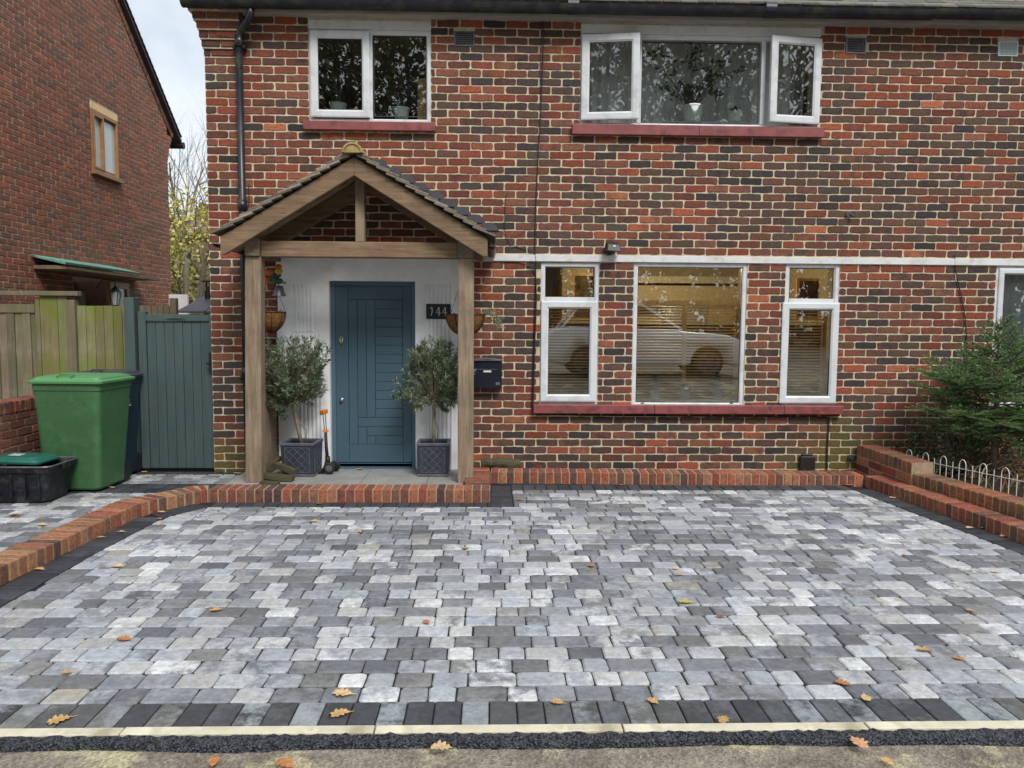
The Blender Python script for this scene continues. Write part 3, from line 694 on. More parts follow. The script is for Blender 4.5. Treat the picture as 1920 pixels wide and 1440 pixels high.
def opensash(hx, wx, c, d, ang, sgn, parent, handle=True):
    mm = M(); wd = abs(wx-hx); mm.ring(0, wd, c, d, sashprof(.075, .02, -.014)); g2 = M()
    g2.box(.070, wd-.070, .004, .008, c+.07, d-.07); g2.ring(.066, wd-.066, c+.066, d-.066, [(.004, .002), (.004, -.004), (.012, -.002), (.012, .002)], 1)
    h_ = M(); h_.box(wd-.15, wd-.05, .03, .045, (c+d)/2-.01, (c+d)/2+.012); h_.box(wd-.065, wd-.045, .02, .03, (c+d)/2-.03, (c+d)/2+.03)
    R_ = Matrix.Rotation(-ang, 3, 'Z')
    for q, nm, mt in ((mm, 'sash', 'upvc'), (g2, 'pane', ['glass_up', 'gasket']), (h_, 'window_handle', 'upvc')):
        q.v = [tuple((lambda t: (hx+sgn*t.x, t.y-.012, t.z))(R_ @ Vector(v))) for v in q.v]
        q.build(nm, mt, parent, bev=.002 if nm == 'sash' else 0)
opensash(PU(1090), PU(1196), PZ(1140, 227.5), PZ(1140, 68), radians(8), 1, fr)
opensash(PU(1536), PU(1437), PZ(1480, 234), PZ(1480, 74), radians(8), -1, fr)
mm = M(); q = rectF(1073, 238, 1547, 251, -.06); mm.box(q[0], (q[0]+q[1])/2, -.06, .0, q[2], q[3]); mm.box((q[0]+q[1])/2+.002, q[1], -.06, .0, q[2], q[3]-.002); mm.build('window_sill', 'sill', house, bev=.005)
for k, (R_, tp, sx0, sx1, st, sb) in enumerate(((W3, (1022, 502, 1113, 558), 1014.5, 1120, 564, 753), (W5, (1474, 504, 1562, 561), 1466.5, 1573, 567, 756))):
    x0, x1, z0, z1 = R_; zt = PZ((sx0+sx1)/2, st-3)
    fr = win(house, R_, [(x0+.044, x1-.044, YF+.002, .068, zt-.02, zt+.02)])
    q = rectF(tp[0], tp[1], tp[2], tp[3], .03); pane(q[0], q[1], q[2], q[3], .03, fr)
    a, b = PX(sx0, -.01), PX(sx1, -.01); c, d = PZ(sx0, sb, -.01), PZ(sx0, st, -.01)
    mm = M(); mm.ring(a, b, c, d, sashprof(.074, .012, -.014)); mm.build('sash', 'upvc', fr, bev=.002)
    pane(a+.076, b-.076, c+.076, d-.076, .006, fr)
x0, x1, z0, z1 = W4; fr = win(house, W4); pane(x0+.044, x1-.044, z0+.044, z1-.044, .03, fr)
for px in (1205, 1372): 
    mm = M(); a, zc = F(px, 756, 0); mm.box(a-.016, a+.016, YF-.004, YF+.002, zc-.004, zc+.004); mm.build('vent_slot', 'silver', fr)
x0, x1, z0, z1 = W6; fr = win(house, W6); pane(x0+.06, x1-.06, z0+.06, z1-.06, .03, fr)
mm = M(); mm.ring(x0+.03, x1-.03, z0+.03, z1-.03, sashprof(.06, .03, .0)); mm.build('sash', 'upvc', fr, bev=.002)
q = rectF(1000, 761, 1581, 775, -.06); mm = M(); mm.box(q[0], q[0]+1.2, -.075, .0, q[2], q[3]); mm.box(q[0]+1.203, q[0]+2.5, -.076, .0, q[2], q[3]); mm.box(q[0]+2.503, q[1], -.075, .0, q[2]+.001, q[3]-.001)
mm.build('window_sill', 'sill', house, bev=.006)
q = rectF(1850, 772, 2160, 785); mm = M(); mm.box(q[0], q[1], -.075, 0, q[2], q[3]); mm.build('window_sill', 'sill', house, bev=.006)
# rendered door surround with vertical flutes
x0, x1, z0, z1 = PAN; DR = rectF(622, 528, 779, 879, .0)
mm = M(); YP = -.035
for a in ((x0, DR[0], -.05, z1), (DR[1], x1, -.05, z1), (DR[0], DR[1], DR[3], z1)): mm.box(a[0], a[1], YP, .25, a[2], a[3])
def flute(px, pa, pb, r=.0145):
    a, zt = F(px, pa, YP); _, zb = F(px, pb, YP); n = 6
    pts = [(a+r*cos(pi*i/n), YP-.85*r*sin(pi*i/n)+.001) for i in range(n+1)]; k = len(pts)
    mm.add([(p_[0], p_[1], z) for z in (zb, zt) for p_ in pts], [(i, i+1, i+1+k, i+k) for i in range(k-1)]+[tuple(range(k)), tuple(range(2*k-1, k-1, -1))])
for px in (549, 556, 563, 570, 577, 584): flute(px, 534, 622)
for px in (563, 570.5, 578, 585.5, 593, 600.5): flute(px, 626, 893)
for px in (802, 809.5, 817, 824.5, 832, 839.5, 847): flute(px, 534, 893)
mm.build('door_surround', 'render', house)
# front door
mm = M(); x0, x1, z0, z1 = DR; YD = .03
mm.ring(x0+.002, x1-.002, z0-.03, z1-.002, [(0, .12), (0, YD), (.035, YD), (.042, YD+.01), (.042, .12)]); dfr = mm.build('door_frame', 'doorf', house, bev=.003)
mm = M(); mm.box(x0-.005, x1+.005, -.045, .03, z0-.02, z0+.014); mm.build('door_sill', 'doorf', house, bev=.003)
a, b = x0+.046, x1-.046; c, d = z0+.06, z1-.046; YL = YD+.012
mm = M(); Xd = lambda px: F(px, 700, YL)[0]; Zd = lambda py: F(700, py, YL)[1]
def rc(p0, p1, q0, q1): return (Xd(p0), Xd(p1), Zd(q1), Zd(q0))
L0, L1, T0, B0 = 653.9, 755.3, 562, 833
gx = .0022
mm.box(a, Xd(L0)-gx, YL, YL+.045, c, d); mm.box(Xd(L1)+gx, b, YL, YL+.045, c, d)
mm.box(Xd(L0)+gx*0, Xd(L1), YL, YL+.045, Zd(T0)+gx, d); mm.box(Xd(L0), Xd(L1), YL, YL+.045, c, Zd(B0)-gx)
R8 = [(L0, 670.6, T0, B0), (670.6, 687.2, T0, 783), (687.2, 703.9, T0, 783), (670.6, L1, 783, 800.3), (670.6, 687.2, 800.3, B0), (687.2, L1, 800.3, 817), (687.2, 703.9, 817, B0), (703.9, L1, 817, B0)]
R8 += [(703.9, L1, T0+17*i, T0+17*(i+1)) for i in range(13)]
for r_ in R8:
    q = rc(*r_); mm.box(q[0]+gx, q[1]-gx, YL+.001, YL+.02, q[2]+gx, q[3]-gx)
mm.box(a+.01, b-.01, YL+.02, YL+.044, c+.01, d-.01)
dl = mm.build('front_door', 'door', house, bev=.0018)
mm = M(); mm.box(a, b, YL+.004, YL+.05, z0+.044, c-.008); mm.build('weather_bar', 'doorf', dl)
mm = M(); lx, lz = F(641, 750, YL); mm.lathe([(0, -.012), (.02, -.012), (.024, -.006), (.024, .0), (0, .0)], (0, 0, 0), 18); mm.v = [(lx+v[0], YL+v[2]-.0, lz+v[1]) for v in mm.v]
mm.tube([(lx, YL-.012, lz), (lx, YL-.03, lz)], .013, 12); mm.build('door_lock', 'metal', dl, smooth=True)
mm = M(); lx, lz = F(640.5, 638, YL); mm.box(lx-.018, lx+.018, YL-.006, YL, lz-.038, lz+.038); mm.tube([(lx-.012, YL-.012, lz+.02), (lx-.013, YL-.022, lz-.01), (lx, YL-.025, lz-.025), (lx+.013, YL-.022, lz-.01), (lx+.012, YL-.012, lz+.02)], .005, 8)
mm.build('door_knocker', 'metal', dl, bev=.002)
# downpipe
mm = M(); P_ = lambda px, py, y: (lambda t: Vector((t[0], y, t[1])))(F(px, py, y))
mm.tube([P_(470, 12, -.19), P_(470, 28, -.19), P_(465, 38, -.165), P_(452, 56, -.085), P_(447.5, 66, -.06), P_(447.5, 78, -.06)], .034, 14)
top = P_(447.5, 74, -.06); mm.tube([top, Vector((top.x+.01, -.06, .05))], .0335, 14)
for zz in (top.z-.02, 1.0, 2.6): mm.tube([(top.x+.004, -.06, zz-.05), (top.x+.004, -.06, zz+.05)], .042, 14)
mm.box(top.x-.055, top.x+.06, -.075, .0, top.z-.085, top.z-.055); mm.box(top.x-.05, top.x+.06, -.075, .0, .93, .965)
mm.build('downpipe', 'black', house, smooth=True)
# cables
mm = M(); 
def cable(pts, r=.004, y=-.012): 
    out_ = []
    for i, (px, py) in enumerate(pts): out_.append(P_(px, py, y))
    q_ = M(); q_.tube(out_, r, 6); q_.build('cable', 'cable', house)
cable([(1019, 30), (1018, 120), (1014, 210), (1009, 300), (1004, 400), (1003, 476), (1005, 492), (1004, 530), (1002, 600), (999, 700), (997, 762), (1002, 776), (1100, 779), (1400, 781), (1550, 782)], .0055)
cable([(1015, 35), (1013, 130), (1014, 210), (1009.5, 300), (1004.5, 400)], .003)
cable([(1004, 500), (1006, 560), (1003, 640), (1000, 755)], .006, -.02)
cable([(951, 362), (947, 378), (946, 435), (955, 456), (975, 464), (993, 468), (1003, 480)], .0035)
cable([(940, 490), (975, 491), (995, 500), (1004, 515)], .004)
cable([(1553, 782), (1554, 800), (1551, 840), (1550, 905)], .007)
cable([(1789, 478), (1792, 510), (1800, 545), (1809, 590), (1813, 640), (1813, 730)], .005)
cable([(560*1+0, 0+345), (560, 345.5)], .003)
cable([(466, 345), (467, 375), (464, 390)], .003)
# lead flashing above the porch roof
mm = M()
for i in range(9):
    px = 716+i*25.9; py = 299+i*14.9; a, z = F(px-14, py, 0); b, z2 = F(px+12, py+12.5, 0)
    mm.add([(a-.03, -.012, z2-.01), (b-.0, -.012, z2-.01), (b, -.012, z2+.0), (a+.09, -.012, z), (a-.03, -.012, z), (a-.03, 0, z2-.01), (b, 0, z2-.01), (b, 0, z2), (a+.09, 0, z), (a-.03, 0, z)], [(0, 1, 2, 3, 4), (0, 5, 6, 1), (1, 6, 7, 2), (2, 7, 8, 3), (3, 8, 9, 4), (4, 9, 5, 0)])
mm.build('lead_flashing', 'lead', house)
# small fixings on the wall
mm = M(); q = rectF(1497, 854, 1526, 882); mm.box(q[0], q[1], -.05, 0, q[2], q[3]); mm.box(q[0]+.02, q[1]-.02, -.03, 0, q[3], q[3]+.02); mm.build('vent_cover', 'cable', house, bev=.012)
mm = M(); a, z = F(1594, 858); mm.tube([(a, 0, z), (a, -.03, z)], .03, 14); mm.tube([(a, -.03, z), (a, -.045, z)], .018, 12); mm.build('overflow_outlet', 'lead', house)
mm = M(); a, z = F(1590, 402); mm.tube([(a, 0, z), (a, -.02, z)], .028, 12); mm.tube([(a+.02, -.02, z-.0), (a+.035, -.05, z-.03)], .012, 8); mm.build('overflow_outlet', 'lead', house)
mm = M(); mm.tube([P_(1788, 824, -.03), P_(1860, 826, -.03)], .018, 10); mm.tube([P_(1788, 824, -.0), P_(1788, 824, -.06)], .035, 14); mm.build('waste_pipe', 'black', house)
mm = M(); pts = [P_(1763, 824, -.03), P_(1760, 838, -.04), P_(1752, 858, -.05), P_(1760, 872, -.06), P_(1775, 868, -.05), P_(1788, 850, -.03)]; mm.tube(pts, .005, 6); mm.build('cable', 'cable', house)
# ------------------------------------------------------------------ rooms behind the windows
def room(x0, x1, y0, y1, z0, z1, mat, fl='roomfloor'):
    mm = M()
    mm.add([(x0, y0, z0), (x1, y0, z0), (x1, y1, z0), (x0, y1, z0)], [(0, 1, 2, 3)], 1)
    mm.add([(x0, y0, z1), (x1, y0, z1), (x1, y1, z1), (x0, y1, z1)], [(0, 1, 2, 3)])
    mm.add([(x0, y1, z0), (x1, y1, z0), (x1, y1, z1), (x0, y1, z1)], [(0, 1, 2, 3)])
    for x in (x0, x1): mm.add([(x, y0, z0), (x, y1, z0), (x, y1, z1), (x, y0, z1)], [(0, 1, 2, 3)])
    o = mm.build('room_lining', [mat, fl], house, recalc=False); return o
room(.25, 3.85, .285, 3.6, .0, 2.38, 'ochre'); room(-2.45, .1, .285, 3.6, 3.0, 4.46, 'roomup'); room(.3, 3.6, .285, 3.0, 2.9, 4.46, 'roomup')
room(4.6, 7.2, .285, 3.0, .0, 2.38, 'roomup')
# back-wall cupboards in the ground floor room
mm = M(); mm.box(.9, 1.25, 2.2, 3.55, .01, 2.36); mm.build('chimney_breast', 'ochre', house)
mm = M()
for i, (a, b, c, d, mi) in enumerate(((1.5, 3.4, 1.75, 2.02, 0), (1.5, 2.35, 1.2, 1.60, 1), (2.4, 2.98, 1.3, 1.74, 2), (3.0, 3.8, 1.3, 1.74, 0))): mm.box(a, b, 2.9+i*.03, 3.4, c, d, mi)
mm.box(1.45, 3.45, 2.8, 3.4, 2.05, 2.14, 1)
sb_ = M(); sb_.box(.27, 3.83, .62, .70, .01, 1.50); sb_.build('gap_shade_panel', 'gapshade', house)  # added dark panel; its colour paints the shade between the shutter slats
mm.build('cupboard', ['ochre', 'roomup', 'soffit'], house)
fx = thing('ceiling_light', 'glowing ceiling light inside the ground floor room behind the large window', 'lamp', (2.1, 1.5, 2.28))
mm = M(); mm.lathe([(0, -.05), (.06, -.04), (.1, -.02), (.11, 0), (.08, .02), (0, .03)], (2.1, 1.5, 2.33), 16); MT['glow'] = emis('lit_bulb', (1, .72, .38), 12); mm.build('lamp_shade', 'glow', fx, smooth=True)
mm = M(); mm.tube([(2.1, 1.5, 2.34), (2.1, 1.5, 2.38)], .01, 8); mm.build('stem', 'metal', fx)
pl = bpy.data.lights.new('room_lamp', 'POINT'); pl.energy = 36; pl.color = (1, .82, .56); pl.shadow_soft_size = .04
po = bpy.data.objects.new('room_lamp', pl); COL.objects.link(po); po.location = (2.1, 1.5, 2.24)
# louvred shutters
def shutter(label, x0, x1, z0, z1, y, posts, pitch=.0295):
    t = thing('louvred_shutter', label, 'shutter', ((x0+x1)/2, y, z0), 'louvred shutters in the ground floor windows')
    mm = M(); mm.box(x0, x1, y-.004, y+.034, z1, z1+.045); mm.box(x0, x1, y-.004, y+.034, z0-.05, z0)
    for p_ in posts: mm.box(p_-.02, p_+.02, y-.006, y+.032, z0, z1)
    mm.build('shutter_frame', 'louvre', t, bev=.002)
    mm = M(); z = z0+.012; ps = [p for p in posts]
    while z < z1-.008:
        for a, b in zip(ps, ps[1:]):
            dz = U(-.0012, .0012); mm.hexa([(xx, y+yy, z+zz+dz-(.003 if yy == 0 else 0)*1) for zz in (0, .0115) for yy in (0, .028) for xx in (a+.02, b-.02)])
        z += pitch
    mm.build('slats', 'louvre', t); return t
YS = .175
def SX(px): return F(px, 650, YS)[0]
def SZ(py): return F(1290, py, YS)[1]
shutter('slatted wooden shutter behind the large middle window', SX(1183), SX(1396), SZ(752), SZ(572), YS, [SX(1180), SX(1283), SX(1381)])
shutter('slatted wooden shutter behind the narrow left window', SX(1020), SX(1116), SZ(752), SZ(566), YS, [SX(1012), SX(1122)])
shutter('slatted wooden shutter behind the narrow right window', SX(1470), SX(1560), SZ(752), SZ(576), YS, [SX(1462), SX(1545)])
# internal sills
mm = M(); mm.box(.4, 3.6, .075, .158, .70, .735); mm.build('inner_sill', 'white', house)
# pictures
def picture(label, px, y, mats):
    x0, x1, z0, z1 = rectF(*px, y); t = thing('framed_picture', label, 'picture', ((x0+x1)/2, y, z0)); mm = M()
    mm.ring(x0, x1, z0, z1, [(0, y+.03), (0, y), (.03, y), (.03, y+.03)]); mm.build('picture_frame', mats[0], t)
    mm = M(); mm.box(x0+.03, x1-.03, y+.015, y+.02, z0+.03, z1-.03); mm.build('print', mats[1], t)
MT['art'] = simple('muted_print', (.16, .11, .05), .6, var=.9, scale=7, bs=0); MT['art2'] = simple('brown_print', (.12, .05, .02), .6, var=.9, scale=5, bs=0)
picture('pale framed picture inside the narrow left window', (1072, 513, 1118, 600), 1.9, ('louvre', 'art'))
picture('brown framed picture inside the narrow right window', (1492, 522, 1550, 600), 1.4, ('louvre', 'art2'))
# upper curtains
def curtain(name, label, x0, x1, z0, z1, y, mat, amp=.03, fr_=9.0, group=None):
    mm = M(); n = int((x1-x0)/.012); vs = []; ph = U(0, 9)
    for i in range(n+1):
        x = x0+(x1-x0)*i/n; s_a = noise.noise(Vector((x*fr_, ph, 0)))+.5*noise.noise(Vector((x*fr_*2.3, ph, 3)))
        for k, z in enumerate((z0, (z0+z1)/2, z1)): vs.append((x+.01*k*noise.noise(Vector((x*3, 7, ph))), y+amp*s_a*(1.5-.25*k), z))
    mm.add(vs, [(i*3+j, i*3+j+1, i*3+j+4, i*3+j+3) for i in range(n) for j in (0, 1)])
    o = mm.build(name, mat, recalc=False); tag(o, label, 'curtain', group); return o
curtain('curtain', 'grey voile curtain hanging in folds behind the wide upper window', .86, 3.2, 3.40, 4.44, .37, 'curtain', .075, 8)
curtain('curtain', 'white net curtain in the window at the right edge of the photo', 5.0, 7.1, .6, 2.1, .125, 'lace', .022, 9)
# neighbour's upper room board seen in the left upper window
mm = M(); q = rectF(783, 148, 812, 225, .2); mm.box(q[0], q[1], .2, .24, 3.3, q[3]); mm.build('wooden_board', 'louvre', house)
# house plants on the sills
def leafblob(mm, c, r, n, ls, lw, cols, up=.3, ell=(1, 1, 1)):
    for _ in range(n):
        while True:
            p = Vector((U(-1, 1), U(-1, 1), U(-1, 1)))
            if p.length < 1: break
        q = Vector(c)+Vector((p.x*r*ell[0], p.y*r*ell[1], p.z*r*ell[2])); leaf(mm, q, (p+Vector((U(-1, 1), U(-1, 1), U(-1, 1)+up))).normalized(), ls*U(.7, 1.3), lw, random.choice(cols))
def leaf(mm, p, d, l, w_, col, curl=.15):
    s = d.cross(Vector((U(-1, 1), U(-1, 1), U(-1, 1)))).normalized()*w_*.5; nrm = s.cross(d).normalized()
    m_ = p+d*l*.5+nrm*l*curl*.5; mm.col = jit(col, .2); mm.add([p, m_-s, p+d*l, m_+s], [(0, 1, 2, 3)])
GRN = [(.04, .10, .03), (.06, .13, .04), (.03, .075, .03)]
def potplant(label, x, y, z, r, h, pot, kind):
    t = thing('potted_plant', label, 'plant', (x, y, z)); mm = M()
    mm.lathe([(0, 0), (r*.78, 0), (r, h*.9), (r*1.05, h*.92), (r*1.05, h), (r*.93, h), (r*.9, h*.85), (0, h*.85)], (x, y, z), 24); mm.build('pot', pot, t, smooth=False)
    mm = M(); top = Vector((x, y, z+h*.85))
    if kind == 'cactus':
        for k in range(3):
            q = top+Vector((U(-.4, .4)*r, U(-.3, .3)*r, 0)); hh = U(.09, .2); n = 12
            mm.col = (.07, .13, .07)
            pts = [(.022*(1+.0*i), .0) for i in range(2)]; vs = []
            for zz, rr in ((0, .018), (hh*.5, .022), (hh*.9, .02), (hh, .006)):
                vs += [(q.x+rr*(1+.2*(j % 2))*cos(2*pi*j/16), q.y+rr*(1+.2*(j % 2))*sin(2*pi*j/16), q.z+zz) for j in range(16)]
            mm.add(vs, [(a*16+j, a*16+(j+1) % 16, (a+1)*16+(j+1) % 16, (a+1)*16+j) for a in range(3) for j in range(16)])
        mm.build('cactus', 'leaf', t)
    elif kind == 'succulent':
        for k in range(26): leaf(mm, top, Vector((U(-1, 1), U(-1, 1), U(.4, 1.8))).normalized(), .085, .022, (.05, .09, .05), .3)
        mm.build('leaves', 'leaf', t)
    else:
        br = M()
        big = kind == 'big'
        for k in range(16 if big else 9):
            e = top+(Vector((U(-.6, .55), U(-.05, .10), U(.1, .66))) if big else Vector((U(-.2, .15), U(-.08, .05), U(.08, .5))))
            mid = (top+e)/2+Vector((0, 0, .08)); br.tube([top, mid, e], [.006, .004, .002], 5)
            for i in range(17 if big else 22):
                q = mid.lerp(e, U(-.3, 1.0)); leaf(mm, q+Vector((U(-.05, .05), U(-.03, .03), U(-.05, .05))), Vector((U(-1, 1), U(-.6, .6), U(-1, .6))).normalized(), U(.05, .09), .032, random.choice(GRN))
        br.build('stems', 'bark', t); mm.build('leaves', 'leaf', t)
    return t
def sillpot(px, pyb, w_, hpx, y, label, pot, kind):
    x, z = F(px, pyb, y); k = (y+7.6)/FPX; potplant(label, x, y, z, w_*k/2, hpx*k, pot, kind)
sillpot(1298, 229, 37, 29, .12, 'large white pot with a branching leafy plant in the wide upper window', 'pot', 'big')
sillpot(1377, 229, 28, 17, .12, 'small white pot right of the large pot in the wide upper window', 'pot', 'succulent')
sillpot(634, 212, 31, 16, .16, 'shallow white pot with a leaning plant behind the opening pane, upper left window', 'pot', 'leafy')
sillpot(753, 222, 29, 18, .16, 'white pot with a bushy green plant, behind the right pane of the narrower upper window', 'pot', 'leafy')
mm = M(); mm.box(-1.75, .0, .075, .26, 3.42, 3.445); mm.box(.86, 3.15, .075, .26, 3.40, 3.425); mm.build('inner_sill', 'white', house)
sillpot(1227, 746, 20, 15, .095, 'small blue pot with tall cacti, leftmost of three on the large window sill', 'potgrey', 'cactus')
sillpot(1283, 746, 25, 20, .095, 'wide grey concrete pot with a succulent, middle of three on the large window sill', 'soffit', 'succulent')
sillpot(1345, 746, 20, 15, .095, 'small blue pot with a tall cactus, rightmost of three on the large window sill', 'potgrey', 'cactus')
# ------------------------------------------------------------------ things fixed to the front wall
t = thing('mailbox', 'black wall mailbox with small name slot, right of the right oak post', 'mailbox', (-.02, -.06, .85))
x0, x1, z0, z1 = rectF(880, 677, 941, 727, -.1); mm = M(); mm.box(x0, x1, -.11, -.005, z0, z1); mm.build('box_body', 'mailbox', t, bev=.003)
mm = M(); xm = (x0+x1)/2; mm.prism([(x0-.01, z1+.002), (x1+.012, z1+.002), (x1+.012, z1+.012), (xm, z1+.032), (x0-.01, z1+.012)], 'y', -.13, -.004); mm.build('box_lid', 'silver', t, bev=.002)
mm = M(); mm.box(x0+.05, x1-.05, -.116, -.1105, z1-.083, z1-.078); mm.build('slot_flap', 'silver', t)
mm = M(); mm.box(xm-.02, xm+.055, -.113, -.1105, z1-.11, z1-.092); mm.build('name_plate', 'white', t)
mm = M(); mm.box(x1-.06, x1-.02, -.1125, -.1105, z0+.03, z0+.055); mm.build('badge', 'silver', t)
t = thing('security_light', 'small black security light above the white band, between the porch and the large window', 'light', (1.2, -.04, 2.2))
x, z = F(1144, 470, 0); mm = M(); mm.tube([(x-.02, 0, z-.03), (x-.02, -.07, z-.03)], .022, 12); mm.tube([(x-.02, -.06, z-.05), (x-.02, -.06, z+.02)], .022, 12); mm.build('mount', 'black', t)
mm = M(); mm.hexa([(x-.06, -.17, z-.02), (x+.09, -.17, z-.03), (x-.07, -.04, z+.0), (x+.085, -.04, z-.005), (x-.05, -.14, z+.06), (x+.075, -.14, z+.05), (x-.05, -.04, z+.085), (x+.06, -.04, z+.08)]); mm.build('lamp_head', 'cable', t, bev=.012)
mm = M(); mm.box(x+.005, x+.028, -.160, -.135, z+.018, z+.038); mm.build('sensor', 'white', t, bev=.004)
# slate house number
t = thing('house_number', 'dark slate house number plaque reading 144 right of the blue door', 'sign', (-.52, -.05, 1.53))
x0, x1, z0, z1 = rectF(799, 570, 844.5, 598, -.05); mm = M(); mm.box(x0, x1, -.052, -.036, z0, z1); mm.build('plaque', 'plaque', t, bev=.002)
def stroke(mm, pts, r, y): mm.tube([(p[0], y, p[1]) for p in pts], r, 6)
hgt = (z1-z0); bz = z0+hgt*.2; H_ = hgt*.6
for i, ch in enumerate('144'):
    cx = x0+(x1-x0)*(.24+.26*i); mm = M(); w_ = H_*.55
    if ch == '1': stroke(mm, [(cx-w_*.35, bz+H_*.80), (cx-w_*.05, bz+H_), (cx+w_*.05, bz+H_*.9), (cx+w_*.05, bz+H_*.4), (cx-.01, bz)], .0052, -.056)
    else:
        stroke(mm, [(cx+w_*.15, bz+H_), (cx-w_*.45, bz+H_*.35), (cx+w_*.5, bz+H_*.35)], .0048, -.056); stroke(mm, [(cx+w_*.2, bz+H_*.95), (cx+w_*.12, bz)], .0055, -.0565)
    mm.build('digit', 'digit', t)
# ------------------------------------------------------------------ porch
porch = thing('porch', 'oak framed gabled porch with a clay tiled roof over the blue front door', 'porch', (-1.18, -.4, 0))
def pr(parts, name, mat, bev=.006): 
    mm = M(); parts(mm); return mm.build(name, mat, porch, bev=bev)
YA, YB = -.70, -.56
zt = 2.205; zb_ = 2.068
pr(lambda m: m.hexa([(x, y, z) for z in (.04, zb_) for y in (YA, YB) for x in ((-2.21, -2.065) if z < 1 else (-2.175, -2.035))]), 'post', 'oak', .008)
pr(lambda m: m.box(-.297, -.155, YA, YB, .04, zb_), 'post', 'oak', .008)
pr(lambda m: m.box(-2.035, -.302, YA+.004, YB-.004, zb_, zt), 'tie_beam', 'oakx')
pr(lambda m: m.box(-2.165, -2.037, YA-.03, -.0, zb_+.002, zt+.02), 'wall_plate', 'oakd')
pr(lambda m: m.box(-.300, -.165, YA-.012, -.0, zb_+.002, zt+.02), 'wall_plate', 'oakd')
pr(lambda m: m.box(-1.205, -1.125, YA+.02, YB-.02, zt+.001, 2.80), 'king_post', 'oak')
APX, APZ = -1.183, 2.907
sl_l = (APZ-2.223)/(APX+2.326); 
def rafters(y0, y1, drop, foot, mat, nm, zo=0):
    for sgn in (-1, 1):
        fx_ = APX+sgn*foot; zf = APZ-foot*sl_l+zo
        poly = [(APX, APZ+zo), (fx_, zf), (fx_, zf-drop*.95), (fx_-sgn*.035, zf-drop*1.04+.012), (APX, APZ-drop+zo)]
        pr(lambda m: m.prism(poly, 'y', y0, y1), nm, mat, .005)
rafters(-.85, -.80, .155, 1.15, 'oakx', 'bargeboard')
rafters(-.69, -.60, .13, 1.10, 'oakx', 'rafter', -.012); rafters(-.12, -.02, .15, 1.10, 'oakx', 'rafter', -.012)
# boarding under the tiles
for sgn in (-1, 1):
    mm = M(); poly = [(APX, APZ-.0), (APX+sgn*1.14, APZ-1.14*sl_l), (APX+sgn*1.14, APZ-1.14*sl_l+.018), (APX, APZ+.02)]
    mm.prism(poly, 'y', -.80, -.005); mm.build('roof_boarding', 'oakd', porch)
# tiles: courses up both slopes
PT = [(.22, .19, .15), (.17, .145, .115), (.28, .25, .20), (.2, .17, .13), (.33, .29, .24)]
th = math.atan(sl_l); mm = M()
for sgn in (-1, 1):
    k = 0; s0 = 1.415
    while s0-k*.096 > .02:
        s = s0-k*.096
        y = -.895-(.0 if k % 2 else .0)
        first = True
        while y < -.01:
            wd_ = .163 if not (first and k % 2) else .08; first = False
            y2 = min(y+wd_, -.006); mm.col = jit(random.choice(PT), .2)
            sx = s*cos(th); lx = APX+sgn*(sx); lz = APZ-sx*sl_l+.060+U(-.002, .003)
            ux, uz = -sgn*cos(th-.17), sin(th-.17); Lt = min(.21, s/cos(.1)+.01); t_ = .015
            a = Vector((lx, y+.0015, lz)); e1 = Vector((ux*Lt, 0, uz*Lt)); e2 = Vector((0, y2-y-.002, 0)); e3 = Vector((sgn*sin(th)*t_, 0, cos(th)*t_))
            mm.hexa([a+i*e1+j*e2+q*e3 for q in (0, 1) for j in (0, 1) for i in (0, 1)]); y = y2+.001
        k += 1
mm.build('tiles', 'tile', porch)
mm = M()
for i in range(3):
    y0 = -.93+i*.31; n = 10; R1 = .088; pts = [(cos(pi*j/n), sin(pi*j/n)) for j in range(n+1)]
    vs = [(APX+c*R1*q, y, APZ+.022+s*R1*.98*q) for y in (y0, y0+.303) for q in (1, .82) for c, s in pts]; k = n+1
    fs = [(j, j+1, j+1+2*k, j+2*k) for j in range(n)]+[(k+j, k+j+1, k+j+1+2*k, k+j+2*k) for j in range(n)]+[(j, j+1, k+j+1, k+j) for j in range(n)]+[(2*k+j, 2*k+j+1, 3*k+j+1, 3*k+j) for j in range(n)]
    mm.add(vs, fs)
    mm.add([(APX+c*R1*.83, y0+.01, APZ+.022+s*R1*.8) for c, s in pts], [tuple(range(k))])
mm.build('ridge_tile', 'mossridge', porch, smooth=False)
# small plastic gutters at the feet of the porch roof
for sgn in (-1, 1):
    mm = M(); x = APX+sgn*1.185; z = APZ-1.185*sl_l-.03; n = 8; k = 2*(n+1)
    pr_ = [(.04*cos(pi+pi*i/n), .04*sin(pi+pi*i/n)) for i in range(n+1)]; pr_ += [(a*.88, b*.88) for a, b in reversed(pr_)]
    mm.add([(x+a, y, z+b) for y in (-.83, -.02) for a, b in pr_], [(i, (i+1) % k, (i+1) % k+k, i+k) for i in range(k)]+[tuple(range(k)), tuple(range(2*k-1, k-1, -1))]); mm.build('porch_gutter', 'black', porch)
# side boarding left of the door
mm = M(); y = -.55
while y < -.03: mm.box(-2.13+U(-.003, .003), -2.105, y+.002, min(y+.098, -.012), .05, .93+U(-.004, .004)); y += .1
mm.build('side_boarding', 'oak', porch, bev=.002)
